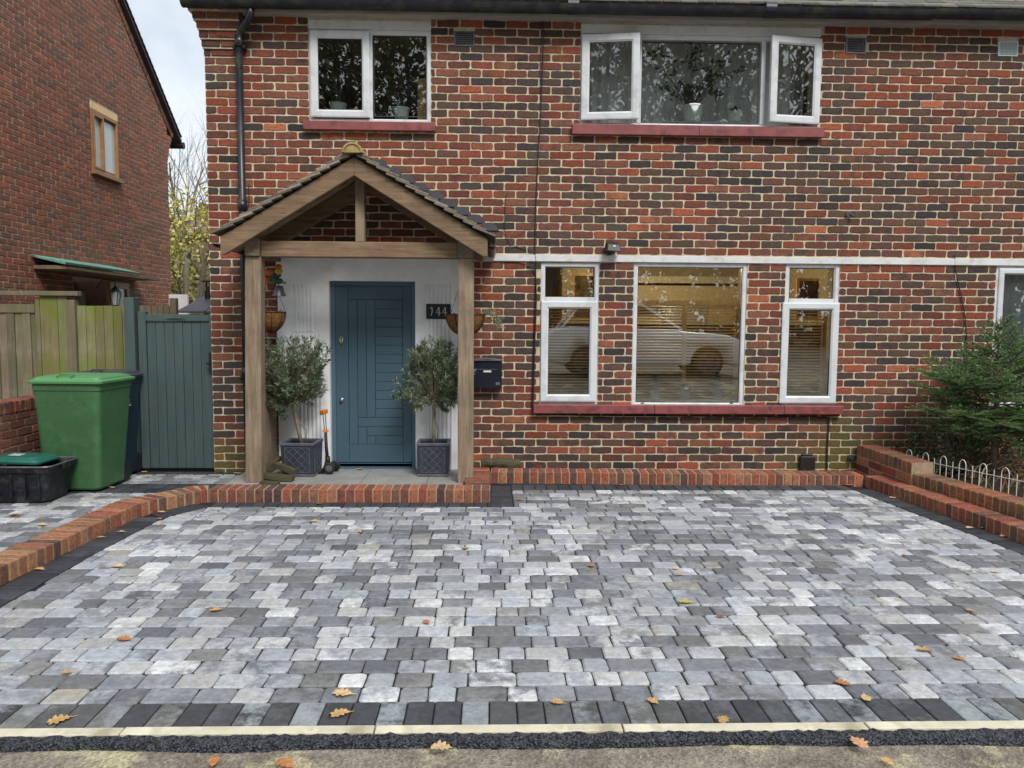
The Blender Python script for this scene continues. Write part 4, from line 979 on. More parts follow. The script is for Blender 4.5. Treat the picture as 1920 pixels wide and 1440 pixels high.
# ------------------------------------------------------------------ planters with olive trees
def planter(label, x, y, wd, h, rot, basez=.044):
    t = thing('planter', label, 'planter', (x, y, basez), 'lattice planters on the porch'); R_ = Matrix.Rotation(rot, 3, 'Z'); r = wd/2
    def put(mm): mm.v = [tuple(R_ @ Vector(v)+Vector((x, y, basez))) for v in mm.v]
    mm = M(); b = r*.93
    mm.hexa([(i*(b if k == 0 else r), j*(b if k == 0 else r), k*h) for k in (0, 1) for j in (-1, 1) for i in (-1, 1)]) if 0 else None
    for s, ax in ((-1, 0), (1, 0), (-1, 1), (1, 1)):
        q = [(s*(b-.02), s*b), (s*(r-.02), s*r)]
        pts = []
        for k in (0, 1):
            e = (b if k == 0 else r)
            for u in (-e, e) if ax == 0 else (-e+.02, e-.02):
                for dd in (e-.02, e):
                    pts.append((u, s*dd, k*h) if ax == 0 else (s*dd, u, k*h))
        vs = pts; mm.add(vs, [(0, 1, 3, 2), (4, 5, 7, 6), (0, 1, 5, 4), (2, 3, 7, 6), (0, 2, 6, 4), (1, 3, 7, 5)])
    mm.box(-b+.02, b-.02, -b+.02, b-.02, .0, .02)
    put(mm); mm.build('planter_body', 'planter', t, bev=.004)
    mm = M(); rr = r+.006
    for s in (-1, 1):
        mm.box(-rr, rr, s*(r-.008)-.015, s*(r-.008)+.015, h-.022, h+.004); mm.box(s*(r-.008)-.015, s*(r-.008)+.015, -rr+.022, rr-.022, h-.022, h+.003)
    put(mm); mm.build('rim', 'planter_rim', t, bev=.004)
    mm = M()
    for s in (-1, 1): mm.box(-b-.008, b+.008, s*b-.008, s*b+.008, .0, .022); mm.box(s*b-.008, s*b+.008, -b+.01, b-.01, .0, .021)
    put(mm); mm.build('plinth', 'planter_rim', t, bev=.004)
    mm = M()
    for fc in range(4):
        Rf = Matrix.Rotation(fc*pi/2, 3, 'Z'); w0 = r*.74; z0, z1 = h*.13, h*.87; q = M(); yy = lambda z: -(b+(r-b)*z/h)-.001
        def line(a, c_, wdt=.0055):
            (x_0, z_0), (x_1, z_1) = a, c_; q.bar((x_0, yy(z_0), z_0), (x_1, yy(z_1), z_1), .006, wdt, (0, 1, 0))
        for a, c_ in (((-w0, z0), (w0, z0)), ((-w0, z1), (w0, z1)), ((-w0, z0), (-w0, z1)), ((w0, z0), (w0, z1))): line(a, c_, .008)
        n = 3; Hh = z1-z0; W_ = 2*w0
        for k in range(-n, n+1):
            for sg in (1, -1):
                # clip diagonal  x = -w0 + (z-z0)/Hh*W_ + k*W_/n
                ps = []
                for tt in [i/24 for i in range(25)]:
                    xx = sg*(-w0+tt*W_+k*W_/n)
                    if -w0-1e-6 <= xx <= w0+1e-6: ps.append((xx, z0+tt*Hh))
                if len(ps) > 1: line(ps[0], ps[-1], .0042)
        q.v = [tuple(Rf @ Vector(v)) for v in q.v]; mm.add(q.v, q.f)
    put(mm); mm.build('lattice', 'planter_rim', t)
    mm = M(); n = 10
    for i in range(n):
        for j in range(n):
            def P(a, c_): u, v = (-1+2*a/n)*(r-.02), (-1+2*c_/n)*(r-.02); return (u, v, h-.05+.015*noise.noise(Vector((u*20, v*20, x))))
            mm.add([P(i, j), P(i+1, j), P(i+1, j+1), P(i, j+1)], [(0, 1, 2, 3)])
    put(mm); mm.build('soil', 'soil', t); return t
OL = [(.11, .155, .075), (.15, .20, .105), (.075, .11, .055), (.24, .30, .20), (.30, .36, .26), (.09, .16, .06)]
def olive(label, base, stem, cc, rad, n_tw, seed):
    random.seed(seed); t = thing('olive_tree', label, 'tree', base, 'standard olive trees in planters')
    mm = M(); pts = [Vector(base)]+[Vector(p) for p in stem]; mm.tube(pts, [.021, .019, .017, .015][:len(pts)], 8)
    b2 = Vector(base)+Vector((.03, .01, 0)); mm.tube([b2, b2+Vector((.012, 0, .15)), b2.lerp(pts[-1], .7)], [.007, .006, .005], 6)
    mm.build('trunk', 'olivebark', t, smooth=True)
    lf = M(); br = M(); C_ = Vector(cc); top = pts[-1]
    for i in range(n_tw):
        while True:
            p = Vector((U(-1, 1), U(-1, 1), U(-1, 1)))
            if .25 < p.length < 1: break
        if random.random() < .55: p = p.normalized()*U(.75, 1.05)
        e = C_+Vector((p.x*rad[0], p.y*rad[1], p.z*rad[2])); e += Vector((1, .5, 1))*.10*noise.noise(e*4.2+Vector((seed, 0, 0)))
        st = top.lerp(e, .45)+Vector((U(-.02, .02), U(-.02, .02), U(-.02, .02)))
        d = (e-st).normalized(); d = (d+Vector((0, 0, U(-.4, .5)))).normalized(); tip = e+d*U(.02, .10)
        if i % 3 == 0: br.tube([top+Vector((0, 0, .02)), st, e, tip], [.006, .004, .0022, .0012], 4)
        else: br.tube([st, e, tip], [.003, .002, .0012], 4)
        nl = int(U(16, 26)); base_c = random.choice(OL)
        for k in range(nl):
            q = st.lerp(tip, .35+.65*k/nl) if k % 4 else e.lerp(tip, U(0, 1)); s = d.cross(Vector((U(-1, 1), U(-1, 1), U(-1, 1)))).normalized()
            ld = (d*U(.4, 1.1)+s*U(.5, 1.1)+Vector((0, 0, U(-.25, .2)))).normalized()
            leaf(lf, q, ld, U(.038, .068), .0125, base_c if random.random() < .6 else random.choice(OL), .12)
    br.build('branches', 'olivebark', t); lf.build('crown', 'leaf', t, recalc=False); return t
random.seed(21)
p1x, _ = F(556, 903, -.31); planter('dark lattice planter on the left of the porch beside the scooter', -1.80, -.28, .315, .315, radians(-3))
planter('dark lattice planter on the right of the porch in front of the door surround', -.543, -.27, .30, .315, radians(0))
olive('bushy olive tree with a leaning stem in the left porch planter', (-1.80, -.28, .31), [(-1.83, -.28, .46), (-1.86, -.29, .62), (-1.88, -.30, .70)], (-1.885, -.30, 1.0), (.30, .25, .33), 270, 5)
olive('olive tree with a straight stem in the right porch planter', (-.545, -.27, .31), [(-.545, -.27, .48), (-.54, -.27, .62), (-.545, -.28, .72)], (-.54, -.28, 1.0), (.30, .24, .33), 250, 9)
random.seed(33)
# ------------------------------------------------------------------ scooter
sc = thing('kick_scooter', 'black and orange child\'s three wheeled scooter between the left planter and the door', 'scooter', (-1.48, -.2, .044))
def sp(px, py, y=-.28): x, z = F(px, py, y); return Vector((x, y, z))
mm = M(); a, b = sp(605, 772), sp(606.5, 776); 
mm.obox(sp(607, 772.5), Vector((.026, -.022, .010)), Vector((.01, .05, 0)), Vector((-.004, 0, .022))); mm.build('handlebar', 'orange', sc, bev=.010)
mm = M(); mm.tube([sp(605.5, 776), sp(608.5, 808)], .0045, 8); mm.tube([sp(610, 776), sp(612, 808)], .0045, 8); mm.build('telescopic_rods', 'metal', sc)
mm = M(); mm.obox(sp(610.5, 808), Vector((.024, 0, 0)), Vector((0, .02, 0)), Vector((0, 0, .011))); mm.build('clamp', 'orange', sc, bev=.004)
mm = M(); mm.tube([sp(610.5, 811), sp(612, 840), sp(614, 862)], [.014, .015, .017], 10); mm.tube([sp(614, 856), sp(615, 870)], .024, 10)
mm.tube([sp(615, 866), sp(612, 876), sp(603, 886), sp(594, 889)], [.03, .028, .018, .014], 8); mm.obox(sp(596, 888, -.22), Vector((.08, .02, 0)), Vector((-.01, .06, 0)), Vector((0, 0, .006)))
mm.tube([sp(612, 872), sp(628, 871, -.2), sp(632, 878, -.18)], [.022, .03, .02], 8)
mm.build('scooter_frame', 'rubber', sc, smooth=True)
for px, py, y, r in ((617, 881, -.31, .056), (628, 878, -.17, .052), (583, 889, -.12, .035)):
    c = sp(px, py, y); mm = M(); mm.lathe([(r*.62, -.011), (r*.9, -.013), (r, -.006), (r, .006), (r*.9, .013), (r*.62, .011), (r*.62, -.011)], (0, 0, 0), 26); mm.v = [(c.x+v[0], c.y+v[2], .046+r+v[1]) for v in mm.v]; wh = mm.build('wheel', 'rubber', sc, smooth=True)
    mm = M(); mm.lathe([(0, -.008), (r*.3, -.01), (r*.6, -.006), (r*.6, .006), (0, .008)], (0, 0, 0), 14); mm.v = [(c.x+v[0], c.y+v[2], .046+r+v[1]) for v in mm.v]; mm.build('hub', 'silver', wh)
# ------------------------------------------------------------------ hanging baskets, bell, ornament
def basket(label, cx, cy, rz, r, h, hook, seed, trail):
    random.seed(seed); t = thing('hanging_basket', label, 'hanging basket', (cx, cy, rz-h), 'coir hanging baskets under the porch')
    mm = M(); prf = [(0.001, -h)]+[(r*sin(a)*.98, -h*cos(a)) for a in [radians(x) for x in (25, 45, 62, 76, 88)]]; prf += [(r*.86, 0), (r*.8, -.03), (0.001, -.03)]
    mm.lathe(prf, (cx, cy, rz), 22); mm.v = [tuple(Vector(v)+Vector((1, 1, 1))*.004*noise.noise(Vector(v)*40)) for v in mm.v]; mm.build('coir_liner', 'coir', t)
    mm = M(); ring_ = [(cx+r*cos(2*pi*i/24), cy+r*sin(2*pi*i/24), rz) for i in range(25)]; mm.tube(ring_, .005, 6)
    for k in range(8):
        a = 2*pi*k/8+.3; mm.tube([(cx+(r*1.01)*sin(b)*cos(a), cy+(r*1.01)*sin(b)*sin(a), rz-h*1.02*cos(b)) for b in [radians(x) for x in (90, 75, 58, 40, 20, 2)]], .0032, 5)
    mm.build('wire_frame', 'cable', t)
    mm = M()
    for k in range(3):
        a = 2*pi*k/3+.35; e = Vector((cx+r*cos(a), cy+r*sin(a), rz)); hk = Vector(hook); n = 18
        for i in range(n):
            p0 = e.lerp(hk, i/n); p1 = e.lerp(hk, (i+.8)/n); mm.tube([p0, p1], .0028 if i % 2 else .0018, 4)
    mm.build('chain', 'cable', t)
    mm = M()
    for k in range(40): leaf(mm, Vector((cx+U(-.7, .7)*r, cy+U(-.7, .7)*r, rz-.01)), Vector((U(-1, 1), U(-1, 1), U(.2, 1))).normalized(), U(.03, .06), .012, random.choice([(.10, .14, .06), (.22, .20, .12), (.16, .13, .07)]))
    if trail:
        for s in range(9):
            p = Vector((cx+r*U(.6, 1.0), cy+U(-.6, .3)*r, rz+.01)); d = Vector((U(.3, .8), U(-.3, .1), U(.3, .7)))
            for i in range(16):
                q = p+d*.016; mm.col = (.30, .27, .17); mm.tube([p, q], .0013, 3); p = q; d = (d+Vector((.02, 0, -.18))).normalized()*U(.8, 1.1)
                for w__ in range(2): leaf(mm, p, Vector((U(-1, 1), U(-1, 1), U(-1, .6))).normalized(), U(.015, .03), .010, random.choice([(.34, .36, .22), (.25, .30, .15), (.42, .40, .28)]))
    mm.build('trailing_plant', 'leaf', t, recalc=False)
bx1, bz1 = F(873, 590, -.30); basket('coir hanging basket with a dry trailing plant behind the right oak post', bx1, -.30, bz1, .192, .20, (bx1, -.30, 2.05), 3, True)
bx2, bz2 = F(512, 585, -.33); basket('coir hanging basket behind the left oak post under the bell', bx2-.02, -.33, bz2, .135, .19, (bx2+.02, -.33, 1.84), 4, False)
random.seed(44)
t = thing('bell', 'dull grey hanging bell on a bracket at the top left inside the porch', 'bell', (-1.92, -.33, 1.78)); bx, bz = F(523, 555, -.33)
mm = M(); mm.lathe([(.068, 0), (.066, .004), (.05, .04), (.04, .085), (.032, .095), (0.001, .098)], (bx, -.33, bz), 24); mm.lathe([(.062, 0.001), (.046, .04), (.036, .085), (.001, .09)], (bx, -.33, bz), 24); mm.build('bell_cup', 'silver', t, smooth=True)
mm = M(); mm.tube([(bx, -.33, bz+.098), (bx, -.33, bz+.125)], .006, 8); mm.tube([(bx-.13, -.33, bz+.125), (bx+.05, -.33, bz+.122)], .008, 8); mm.tube([(bx+.05, -.33, bz+.122), (bx+.065, -.33, bz+.122)], .013, 10); mm.tube([(bx-.12, -.33, bz+.12), (bx-.155, -.33, bz+.01)], .007, 8); mm.build('bell_bracket', 'copper', t)
mm = M(); mm.tube([(bx-.02, -.33, bz+.05), (bx-.018, -.33, bz-.14)], .006, 6); mm.build('bell_rope', 'cable', t)
t = thing('painted_ornament', 'small orange, yellow and blue painted ornament above the bell bracket inside the porch', 'ornament', (bx-.03, -.33, bz+.13))
MT['orn_o'] = simple('ornament_orange', (.55, .12, .02), .35, var=.3, scale=30, bs=0); MT['orn_y'] = simple('ornament_yellow', (.55, .38, .03), .35, var=.3, scale=30, bs=0); MT['orn_b'] = simple('ornament_blue', (.03, .06, .12), .35, bs=0); MT['orn_g'] = simple('ornament_green', (.03, .10, .03), .4, bs=0)
def blob(mm, c, r, sq=(1, 1, 1), seed=0):
    n1, n2 = 10, 14; vs = []
    for i in range(n1+1):
        for j in range(n2):
            a, b = pi*i/n1, 2*pi*j/n2; v = Vector((sin(a)*cos(b), sin(a)*sin(b), cos(a))); v *= r*(1+.18*noise.noise(v*2.2+Vector((seed, 0, 0)))); vs.append((c[0]+v.x*sq[0], c[1]+v.y*sq[1], c[2]+v.z*sq[2]))
    mm.add(vs, [(i*n2+j, i*n2+(j+1) % n2, (i+1)*n2+(j+1) % n2, (i+1)*n2+j) for i in range(n1) for j in range(n2)])
for nm, dx, dz, r, mt, sq in (('head', .01, .20, .032, 'orn_o', (1, 1, .8)), ('body', .012, .155, .038, 'orn_y', (.9, 1, .9)), ('wing', -.075, .14, .045, 'orn_o', (1.2, .5, .7)), ('wing', -.02, .11, .04, 'orn_b', (1.4, .5, .6)), ('base', 0, .055, .05, 'orn_g', (1, .7, .6)), ('tail', -.1, .06, .035, 'orn_o', (.8, .5, 1))):
    mm = M(); blob(mm, (bx+dx-.01, -.33, bz+.09+dz*.9), r, sq, dx*9); mm.build(nm, mt, t, smooth=True)
# ------------------------------------------------------------------ offcuts and log
def offcut(label, px, py, L_, wd_, ht, az, z, y, grp='timber offcuts by the left post', tilt=0, mat='rotten'):
    x, zz = F(px, py, y); zz = z; d = Vector((cos(az)*cos(tilt), sin(az)*cos(tilt), sin(tilt)))*L_/2; n = Vector((-sin(az), cos(az), 0))*wd_/2; u = d.normalized().cross(n.normalized())*ht/2
    mm = M(); mm.obox((x, y, zz+abs(d.z)+ht/2), d, n, u); o = mm.build('timber_offcut', mat, bev=.004); tag(o, label, 'timber', grp)
offcut('mossy timber offcut lying against the left planter', 535, 893, .22, .06, .05, radians(-20), .09, -.52, tilt=radians(-14), mat='rotten')
offcut('longer grey timber offcut at the foot of the left oak post', 520, 900, .30, .08, .05, radians(-8), .043, -.62, tilt=radians(-5), mat='rotten')
offcut('dark timber offcut leaning on the side boards of the porch', 508, 888, .28, .05, .04, radians(65), .10, -.45, tilt=radians(18))
offcut('pale flat timber offcut nearest the porch edging', 506, 903, .17, .07, .035, radians(-15), .043, -.80, mat='rotten')
mm = M(); a = P_(902, 868, -.12); b = P_(975, 866, -.13)
mm.tube([(a.x+(b.x-a.x)*i/7, -.125+.006*sin(i), .115+.006*sin(i*2.1)) for i in range(8)], [.045, .055, .052, .058, .05, .055, .05, .042], 12); mm.v = [tuple(Vector(v)+Vector((0, 1, 1))*.010*noise.noise(Vector(v)*18)) for v in mm.v]
tag(mm.build('log', 'rotten'), 'rough dark log lying between the wall and the low edging, below the mailbox', 'log')
# ------------------------------------------------------------------ bins
def bin_(label, cx, cy, w_, d_, h, rot, mats, grp, lidtext=None):
    t = thing('wheelie_bin', label, 'bin', (cx, cy, 0), grp); R_ = Matrix.Rotation(rot, 3, 'Z')
    def put(mm): mm.v = [tuple(R_ @ Vector(v)+Vector((cx, cy, 0))) for v in mm.v]
    def rr(hw, hd, r=.05, oy=0):
        pts = []
        for sx, sy, a0 in ((1, -1, -pi/2), (1, 1, 0), (-1, 1, pi/2), (-1, -1, pi)):
            for i in range(5): a = a0+pi/2*i/4; pts.append((sx*(hw-r)+r*cos(a), oy+sy*(hd-r)+r*sin(a)))
        return pts
    mm = M(); lv = [(.02, .80, .72), (.04, .83, .76), (h*.35, .89, .84), (h*.80, .965, .96), (h*.86, .975, .97), (h*.865, 1.0, 1.0), (h*.93, 1.01, 1.01), (h*.93, .95, .95), (h*.6, .9, .9)]; k = 20; vs = []
    for z, a, b in lv: vs += [(x, y, z) for x, y in rr(w_/2*a, d_/2*b, .05, -(1-b)*d_*.15)]
    mm.add(vs, [(i*k+j, i*k+(j+1) % k, (i+1)*k+(j+1) % k, (i+1)*k+j) for i in range(len(lv)-1) for j in range(k)]+[tuple(range(k-1, -1, -1))])
    for x in (-w_*.28, -w_*.1, w_*.1, w_*.28): mm.box(x-.008, x+.008, -d_/2*.985, -d_/2*.94, h*.76, h*.865)
    put(mm); body = mm.build('bin_body', mats[0], t, bev=.004)
    for f in body.data.polygons: f.use_smooth = False
    mm = M(); lv = [(h*.925, 1.03, 1.03), (h*.925, 1.08, 1.07), (h*.945, 1.09, 1.08), (h*.952, 1.05, 1.04), (h*.955, 1.0, .98), (h*.972, .97, .95), (h*.985, .80, .75), (h*.99, .5, .4)]; vs = []
    for z, a, b in lv: vs += [(x, y, z) for x, y in rr(w_/2*a, d_/2*b, .05)]
    mm.add(vs, [(i*k+j, i*k+(j+1) % k, (i+1)*k+(j+1) % k, (i+1)*k+j) for i in range(len(lv)-1) for j in range(k)]+[tuple(range((len(lv)-1)*k, len(lv)*k))])
    mm.tube([(-w_*.1, -d_*.50, h*.985), (-w_*.1, -d_*.40, h*1.0), (w_*.1, -d_*.40, h*1.0), (w_*.1, -d_*.50, h*.985)], .008, 6)
    put(mm); mm.build('bin_lid', mats[1], t, bev=.003)
    mm = M(); mm.tube([(-w_*.35, d_*.58, h*.94), (w_*.35, d_*.58, h*.94)], .016, 10)
    for s in (-1, 1): mm.tube([(s*w_*.35, d_*.58, h*.94), (s*w_*.35, d_*.48, h*.9)], .014, 8)
    put(mm); mm.build('bin_handle', mats[1], t, smooth=True)
    for s in (-1, 1):
        mm = M(); mm.lathe([(0, -.025), (.08, -.025), (.1, -.018), (.1, .018), (.08, .025), (0, .025)], (0, 0, 0), 22); mm.v = [(s*w_*.36+v[2], d_*.40+v[0], .1+v[1]) for v in mm.v]; put(mm); mm.build('wheel', 'rubber', t, smooth=False)
    return t, R_
gb = (-3.635, -.66)
bin_('green wheelie bin with a lighter green lid beside the low brick wall', gb[0], gb[1], .60, .58, 1.03, radians(-3), ('bing', 'bingl'), 'wheelie bins by the side gate')
t, R_ = bin_('dark blue wheelie bin with a dark grey lid behind the green bin', -3.66, -.175, .46, .42, 1.035, radians(-2), ('binb', 'binbl'), 'wheelie bins by the side gate')
# white lettering on the blue bin's side
mm = M(); wv = .015
def side(u, v): p_ = R_ @ Vector((.46/2*.985, u, 0)); return Vector((-3.66+p_.x*(.9+.075*v)+.006, -.175+p_.y, v))
for row, (z, n, h2) in enumerate(((.775, 9, .022), (.735, 12, .011), (.71, 12, .011), (.685, 1, .014))):
    u = -.21
    for i in range(n):
        wd_ = (.20 if n == 1 else U(.008, .014)); a, b = side(u, z), side(u+wd_, z); mm.add([a, b, b+Vector((0, 0, h2)), a+Vector((0, 0, h2))], [(0, 1, 2, 3)]); u += wd_+.005
mm.build('lettering', 'white', t, recalc=False)
t = thing('recycling_box', 'black plastic recycling box at the left edge in front of the green bin', 'box', (-3.85, -1.15, 0)); mm = M()
X0, X1, Y0, Y1, hh = -4.16, -3.62, -1.33, -.98, .31
def rrp(x0, x1, y0, y1, r):
    pts = []
    for cx, cy, a0 in ((x1-r, y0+r, -pi/2), (x1-r, y1-r, 0), (x0+r, y1-r, pi/2), (x0+r, y0+r, pi)):
        for i in range(5): a = a0+pi/2*i/4; pts.append((cx+r*cos(a), cy+r*sin(a)))
    return pts
lv = [(.0, .02), (.02, .0), (.25, -.035), (.26, -.05), (hh, -.06), (hh, -.045), (.25, -.02), (.02, .02)]; vs = []
for z, i in lv: vs += [(x, y, z) for x, y in rrp(X0+i, X1-i, Y0+i, Y1-i, .05)]
mm.add(vs, [(i*20+j, i*20+(j+1) % 20, (i+1)*20+(j+1) % 20, (i+1)*20+j) for i in range(len(lv)-1) for j in range(20)]+[tuple(range(19, -1, -1)), tuple(range((len(lv)-1)*20, len(lv)*20))])
for i in range(5): x = X0+.06+i*.11; mm.box(x, x+.012, Y0-.045, Y0-.01, .06, .25)
mm.box(X1+.03, X1+.075, -1.2, -1.08, hh-.05, hh-.005)
mm.build('box_body', 'boxb', t, bev=.004)
mm = M(); mm.tube([(x, y, hh+.002) for x, y in rrp(X0-.062, X1+.062, Y0-.062, Y1+.062, .06)]+[(X1+.0, Y0-.062, hh+.002)], .007, 5); mm.build('rim', 'silver', t)
t = thing('box_lid', 'teal green plastic lid lying askew on top of the black recycling box', 'lid', (-3.88, -1.12, hh+.01)); mm = M(); vs = []
lv = [(.0, .0), (.0, -.012), (.018, -.014), (.022, .0), (.035, .008), (.038, .04), (.046, .045), (.047, .09)]
for z, i in lv: vs += [(x, y, hh+.012+z+(x+3.9)*-.04) for x, y in rrp(-4.12+i, -3.70-i, -1.30+i, -.97-i, .05)]
mm.add(vs, [(i*20+j, i*20+(j+1) % 20, (i+1)*20+(j+1) % 20, (i+1)*20+j) for i in range(len(lv)-1) for j in range(20)]+[tuple(range((len(lv)-1)*20, len(lv)*20)), tuple(range(19, -1, -1))])
mm.build('lid_panel', 'boxl', t, bev=.003)
mm = M(); mm.add([(-4.0, -1.2, hh+.066), (-3.9, -1.2, hh+.062), (-3.9, -1.1, hh+.062), (-4.0, -1.1, hh+.066)], [(0, 1, 2, 3)]); mm.build('sticker', 'frost', t, recalc=False)
# ------------------------------------------------------------------ left boundary wall (low, brick on edge coping)
mm = M(); xf = -4.225; Ln = 3.0; fl = lambda u, v, w_: (xf+w_, u, v)
brickwall(mm, -3.2, -.02, .0, .665, [], fl, .225, .0755, 12, dark=.15, dull=.25)
mortar(mm, -3.2, -.02, -.1, .672, [], .2, fl, 1)
y = -3.2
while y < -.05:
    mm.col = jit(random.choice(KR+RED), .15); mm.col2 = jit(random.choice(DRK+RED), .1); rbox(mm, (xf-.1, y+.036, .725), (.106, 0, 0), (0, .0325, 0), (0, 0, .053), .006); y += .0755
mm.box(xf-.20, xf-.003, -3.2, -.03, .672, .772, 1)
o = mm.build('boundary_wall', ['kbrick', 'kmortar']); tag(o, 'low red brick boundary wall behind the bins at the left edge', 'wall')
# ------------------------------------------------------------------ side gate and fences
YG = .07
def gx_(px, y=YG): return F(px, 700, y)[0]
def gz_(py, px=320, y=YG): return F(px, py, y)[1]
gt = thing('side_gate', 'grey green painted boarded wooden gate between the fence and the house', 'gate', (-3.1, YG, 0))
xa, xb = gx_(263), gx_(401); zt_ = gz_(590)
mm = M(); mm.box(xa, xa+.075, YG-.02, YG+.05, .03, zt_+.03); mm.box(xb-.03, xb, YG-.02, YG+.05, .03, zt_+.0); mm.build('stile', 'gate', gt, bev=.003)
mm = M(); mm.box(xa+.077, xb-.032, YG-.02, YG+.045, zt_-.062, zt_); mm.build('top_rail', 'gate', gt, bev=.003)
mm = M(); n = 7; wds = (xb-.032-xa-.077)/n
for i in range(n):
    a = xa+.077+i*wds; mm.box(a+.002, a+wds-.002, YG-.003+U(-.0015, .0015), YG+.02, .03, zt_-.0655); mm.box(a+.006, a+wds*.25, YG-.012, YG-.0035, zt_-.075, zt_-.066)
mm.build('boards', 'gate', gt, bev=.002)
mm = M(); a, b = gx_(316), gx_(352); mm.box(a, b, YG-.026, YG-.0205, zt_-.048, zt_-.012); mm.box(a+.02, b-.02, YG-.032, YG-.0265, zt_-.038, zt_-.026); mm.build('plate', 'gate', gt, bev=.002)
mm = M(); a = gx_(398); mm.box(a-.015, a+.02, YG-.05, YG-.021, 1.0, 1.19); mm.tube([(a, YG-.05, 1.08), (a-.03, YG-.075, 1.08)], .01, 8); mm.build('latch', 'dark', gt, bev=.004)
mm = M(); a, b = gx_(239), gx_(258); mm.box(a, b, .03, .155, 0, gz_(558, 250)); o = mm.build('gate_post', 'gate', bev=.005); tag(o, 'tall square grey green gate post left of the side gate', 'post')
YE = .18
def fx_(px): return F(px, 700, YE)[0]
def fz_(py, px=100): return F(px, py, YE)[1]
ft = thing('fence_panel', 'mossy green vertical board fence panel beside the gate post', 'fence', (fx_(190), YE, 0)); mm = M(); x = fx_(148)
while x < fx_(239)-.02:
    mm.col = jit((.95, .95, .95), .25); wd_ = .088+U(-.004, .004); x2 = min(x+wd_, fx_(239.5)); mm.hexa([(a, YE+y, z+(.0)) for z in (.0, fz_(573)+U(-.004, .004)) for y, e in ((-.002, 0), (.02, 0)) for a in (x+.002, x2-.002)]); 
    x = x2
mm.build('boards', 'fencem', ft, bev=.003)
mm = M(); mm.box(fx_(148), fx_(239), YE+.021, YE+.05, 1.3, 1.38); mm.box(fx_(148), fx_(239), YE+.021, YE+.05, .4, .48); mm.build('rail', 'fence', ft)
ft = thing('fence_panel', 'grey brown board fence panel with a wooden capping at the left edge', 'fence', (fx_(40), YE, 0)); mm = M(); x = fx_(-90)
i = 0
while x < fx_(76):
    mm.col = jit((.95, .95, .95), .22); wd_ = .079; z = fz_(588, x); mm.hexa([(a, YE+y, z_) for z_ in (.0, fz_(587)) for y in (-.004 if i % 2 else .004, .022) for a in (x+.003, x+wd_-.001)]); x += wd_; i += 1
mm.build('boards', 'fence', ft, bev=.003)
mm = M(); mm.box(fx_(-90), fx_(71), YE-.012, YE+.04, fz_(587)+.001, fz_(571)); mm.build('rail', 'fence', ft, bev=.003)
ft = thing('fence_panel', 'tall broad mossy boards between the capped fence panel and the mossy panel', 'fence', (fx_(110), YE, 0)); mm = M()
for a, b, t_, mt in ((71, 80, 561, 0), (80, 113, 555, 0), (113, 131, 555, 0)): mm.col = jit((.9, .9, .9), .25); mm.box(fx_(a)+.002, fx_(b)-.002, YE-.008+U(-.004, .004), YE+.02, 0, fz_(t_))
mm.build('boards', 'fencem', ft, bev=.004)
mm = M(); mm.box(fx_(131)+.002, fx_(148)-.002, YE-.03, YE+.06, 0, fz_(562)); mm.build('post', 'fence', ft, bev=.005)
mm = M(); mm.box(fx_(-90), fx_(154), YE-.04, YE+.05, fz_(554.5), fz_(546)); mm.build('capping', 'fence', ft, bev=.004)
# distant bit of fence behind the gate
ft = thing('fence_panel', 'short dark fence panel seen over the gate, in the passage behind', 'fence', (-4.6, 3.6, 0)); mm = M(); Yq = 3.6
x = F(262, 580, Yq)[0]
while x < F(322, 580, Yq)[0]: mm.box(x, x+.075, Yq-.002, Yq+.02, 0, F(290, 573, Yq)[1]+U(-.004, .004)); x += .085
mm.build('boards', 'fence', ft)
mm = M(); a = F(318, 580, Yq)[0]; mm.box(a, a+.09, Yq, Yq+.09, 0, F(320, 559, Yq)[1]); mm.build('post', 'oakd', ft)
# shed with a slate roof behind the gate
Ys = 4.2; sh = thing('garden_shed', 'low shed with dark slate roof panels and a white side behind the gate', 'shed', (-3.9, Ys+.8, 0))
za = F(360, 587, Ys)[1]; zc = F(370, 549, Ys+1.3)[1]; xs = [F(330, 587, Ys)[0]+i*.43 for i in range(4)]
for i in range(3):
    mm = M(); dx = .02+.10; mm.hexa([(xs[i]+.006+(dx*q), Ys+1.3*q, (za+(zc-za)*q)+k*.03) for k in (0, 1) for q in (0, 1) for _ in (0,)]+[]) if 0 else None
    p0 = [(xs[i]+.008, Ys, za), (xs[i+1]-.008, Ys, za), (xs[i]+.008+.08, Ys+1.3, zc), (xs[i+1]-.008+.08, Ys+1.3, zc)]; mm.hexa(p0+[(x, y, z+.03) for x, y, z in p0]); mm.build('roof_panel', 'slate', sh, bev=.004)
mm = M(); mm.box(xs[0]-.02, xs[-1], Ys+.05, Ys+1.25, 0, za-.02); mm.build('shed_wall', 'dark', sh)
mm = M(); a, b = F(318, 580, 5.9)[0], F(352, 580, 5.9)[0]; mm.box(a, b, 5.88, 5.95, 0, F(330, 552, 5.9)[1]); mm.build('white_board', 'white', sh)
mm = M(); a, z = F(390, 545, 5.0); mm.tube([(a, 5.0, za), (a, 5.0, z)], .05, 12); mm.tube([(a, 5.0, z+.0), (a, 5.0, z+.06)], .03, 10); mm.tube([(a-.02, 5, z+.06), (a-.02, 5, z+.14)], .012, 6); mm.tube([(a+.03, 5, z+.06), (a+.03, 5, z+.14)], .012, 6)
mm.tube([(a, 5.0, z+.14), (a, 5.0, z+.16)], .09, 14); mm.build('flue', 'dark', sh)
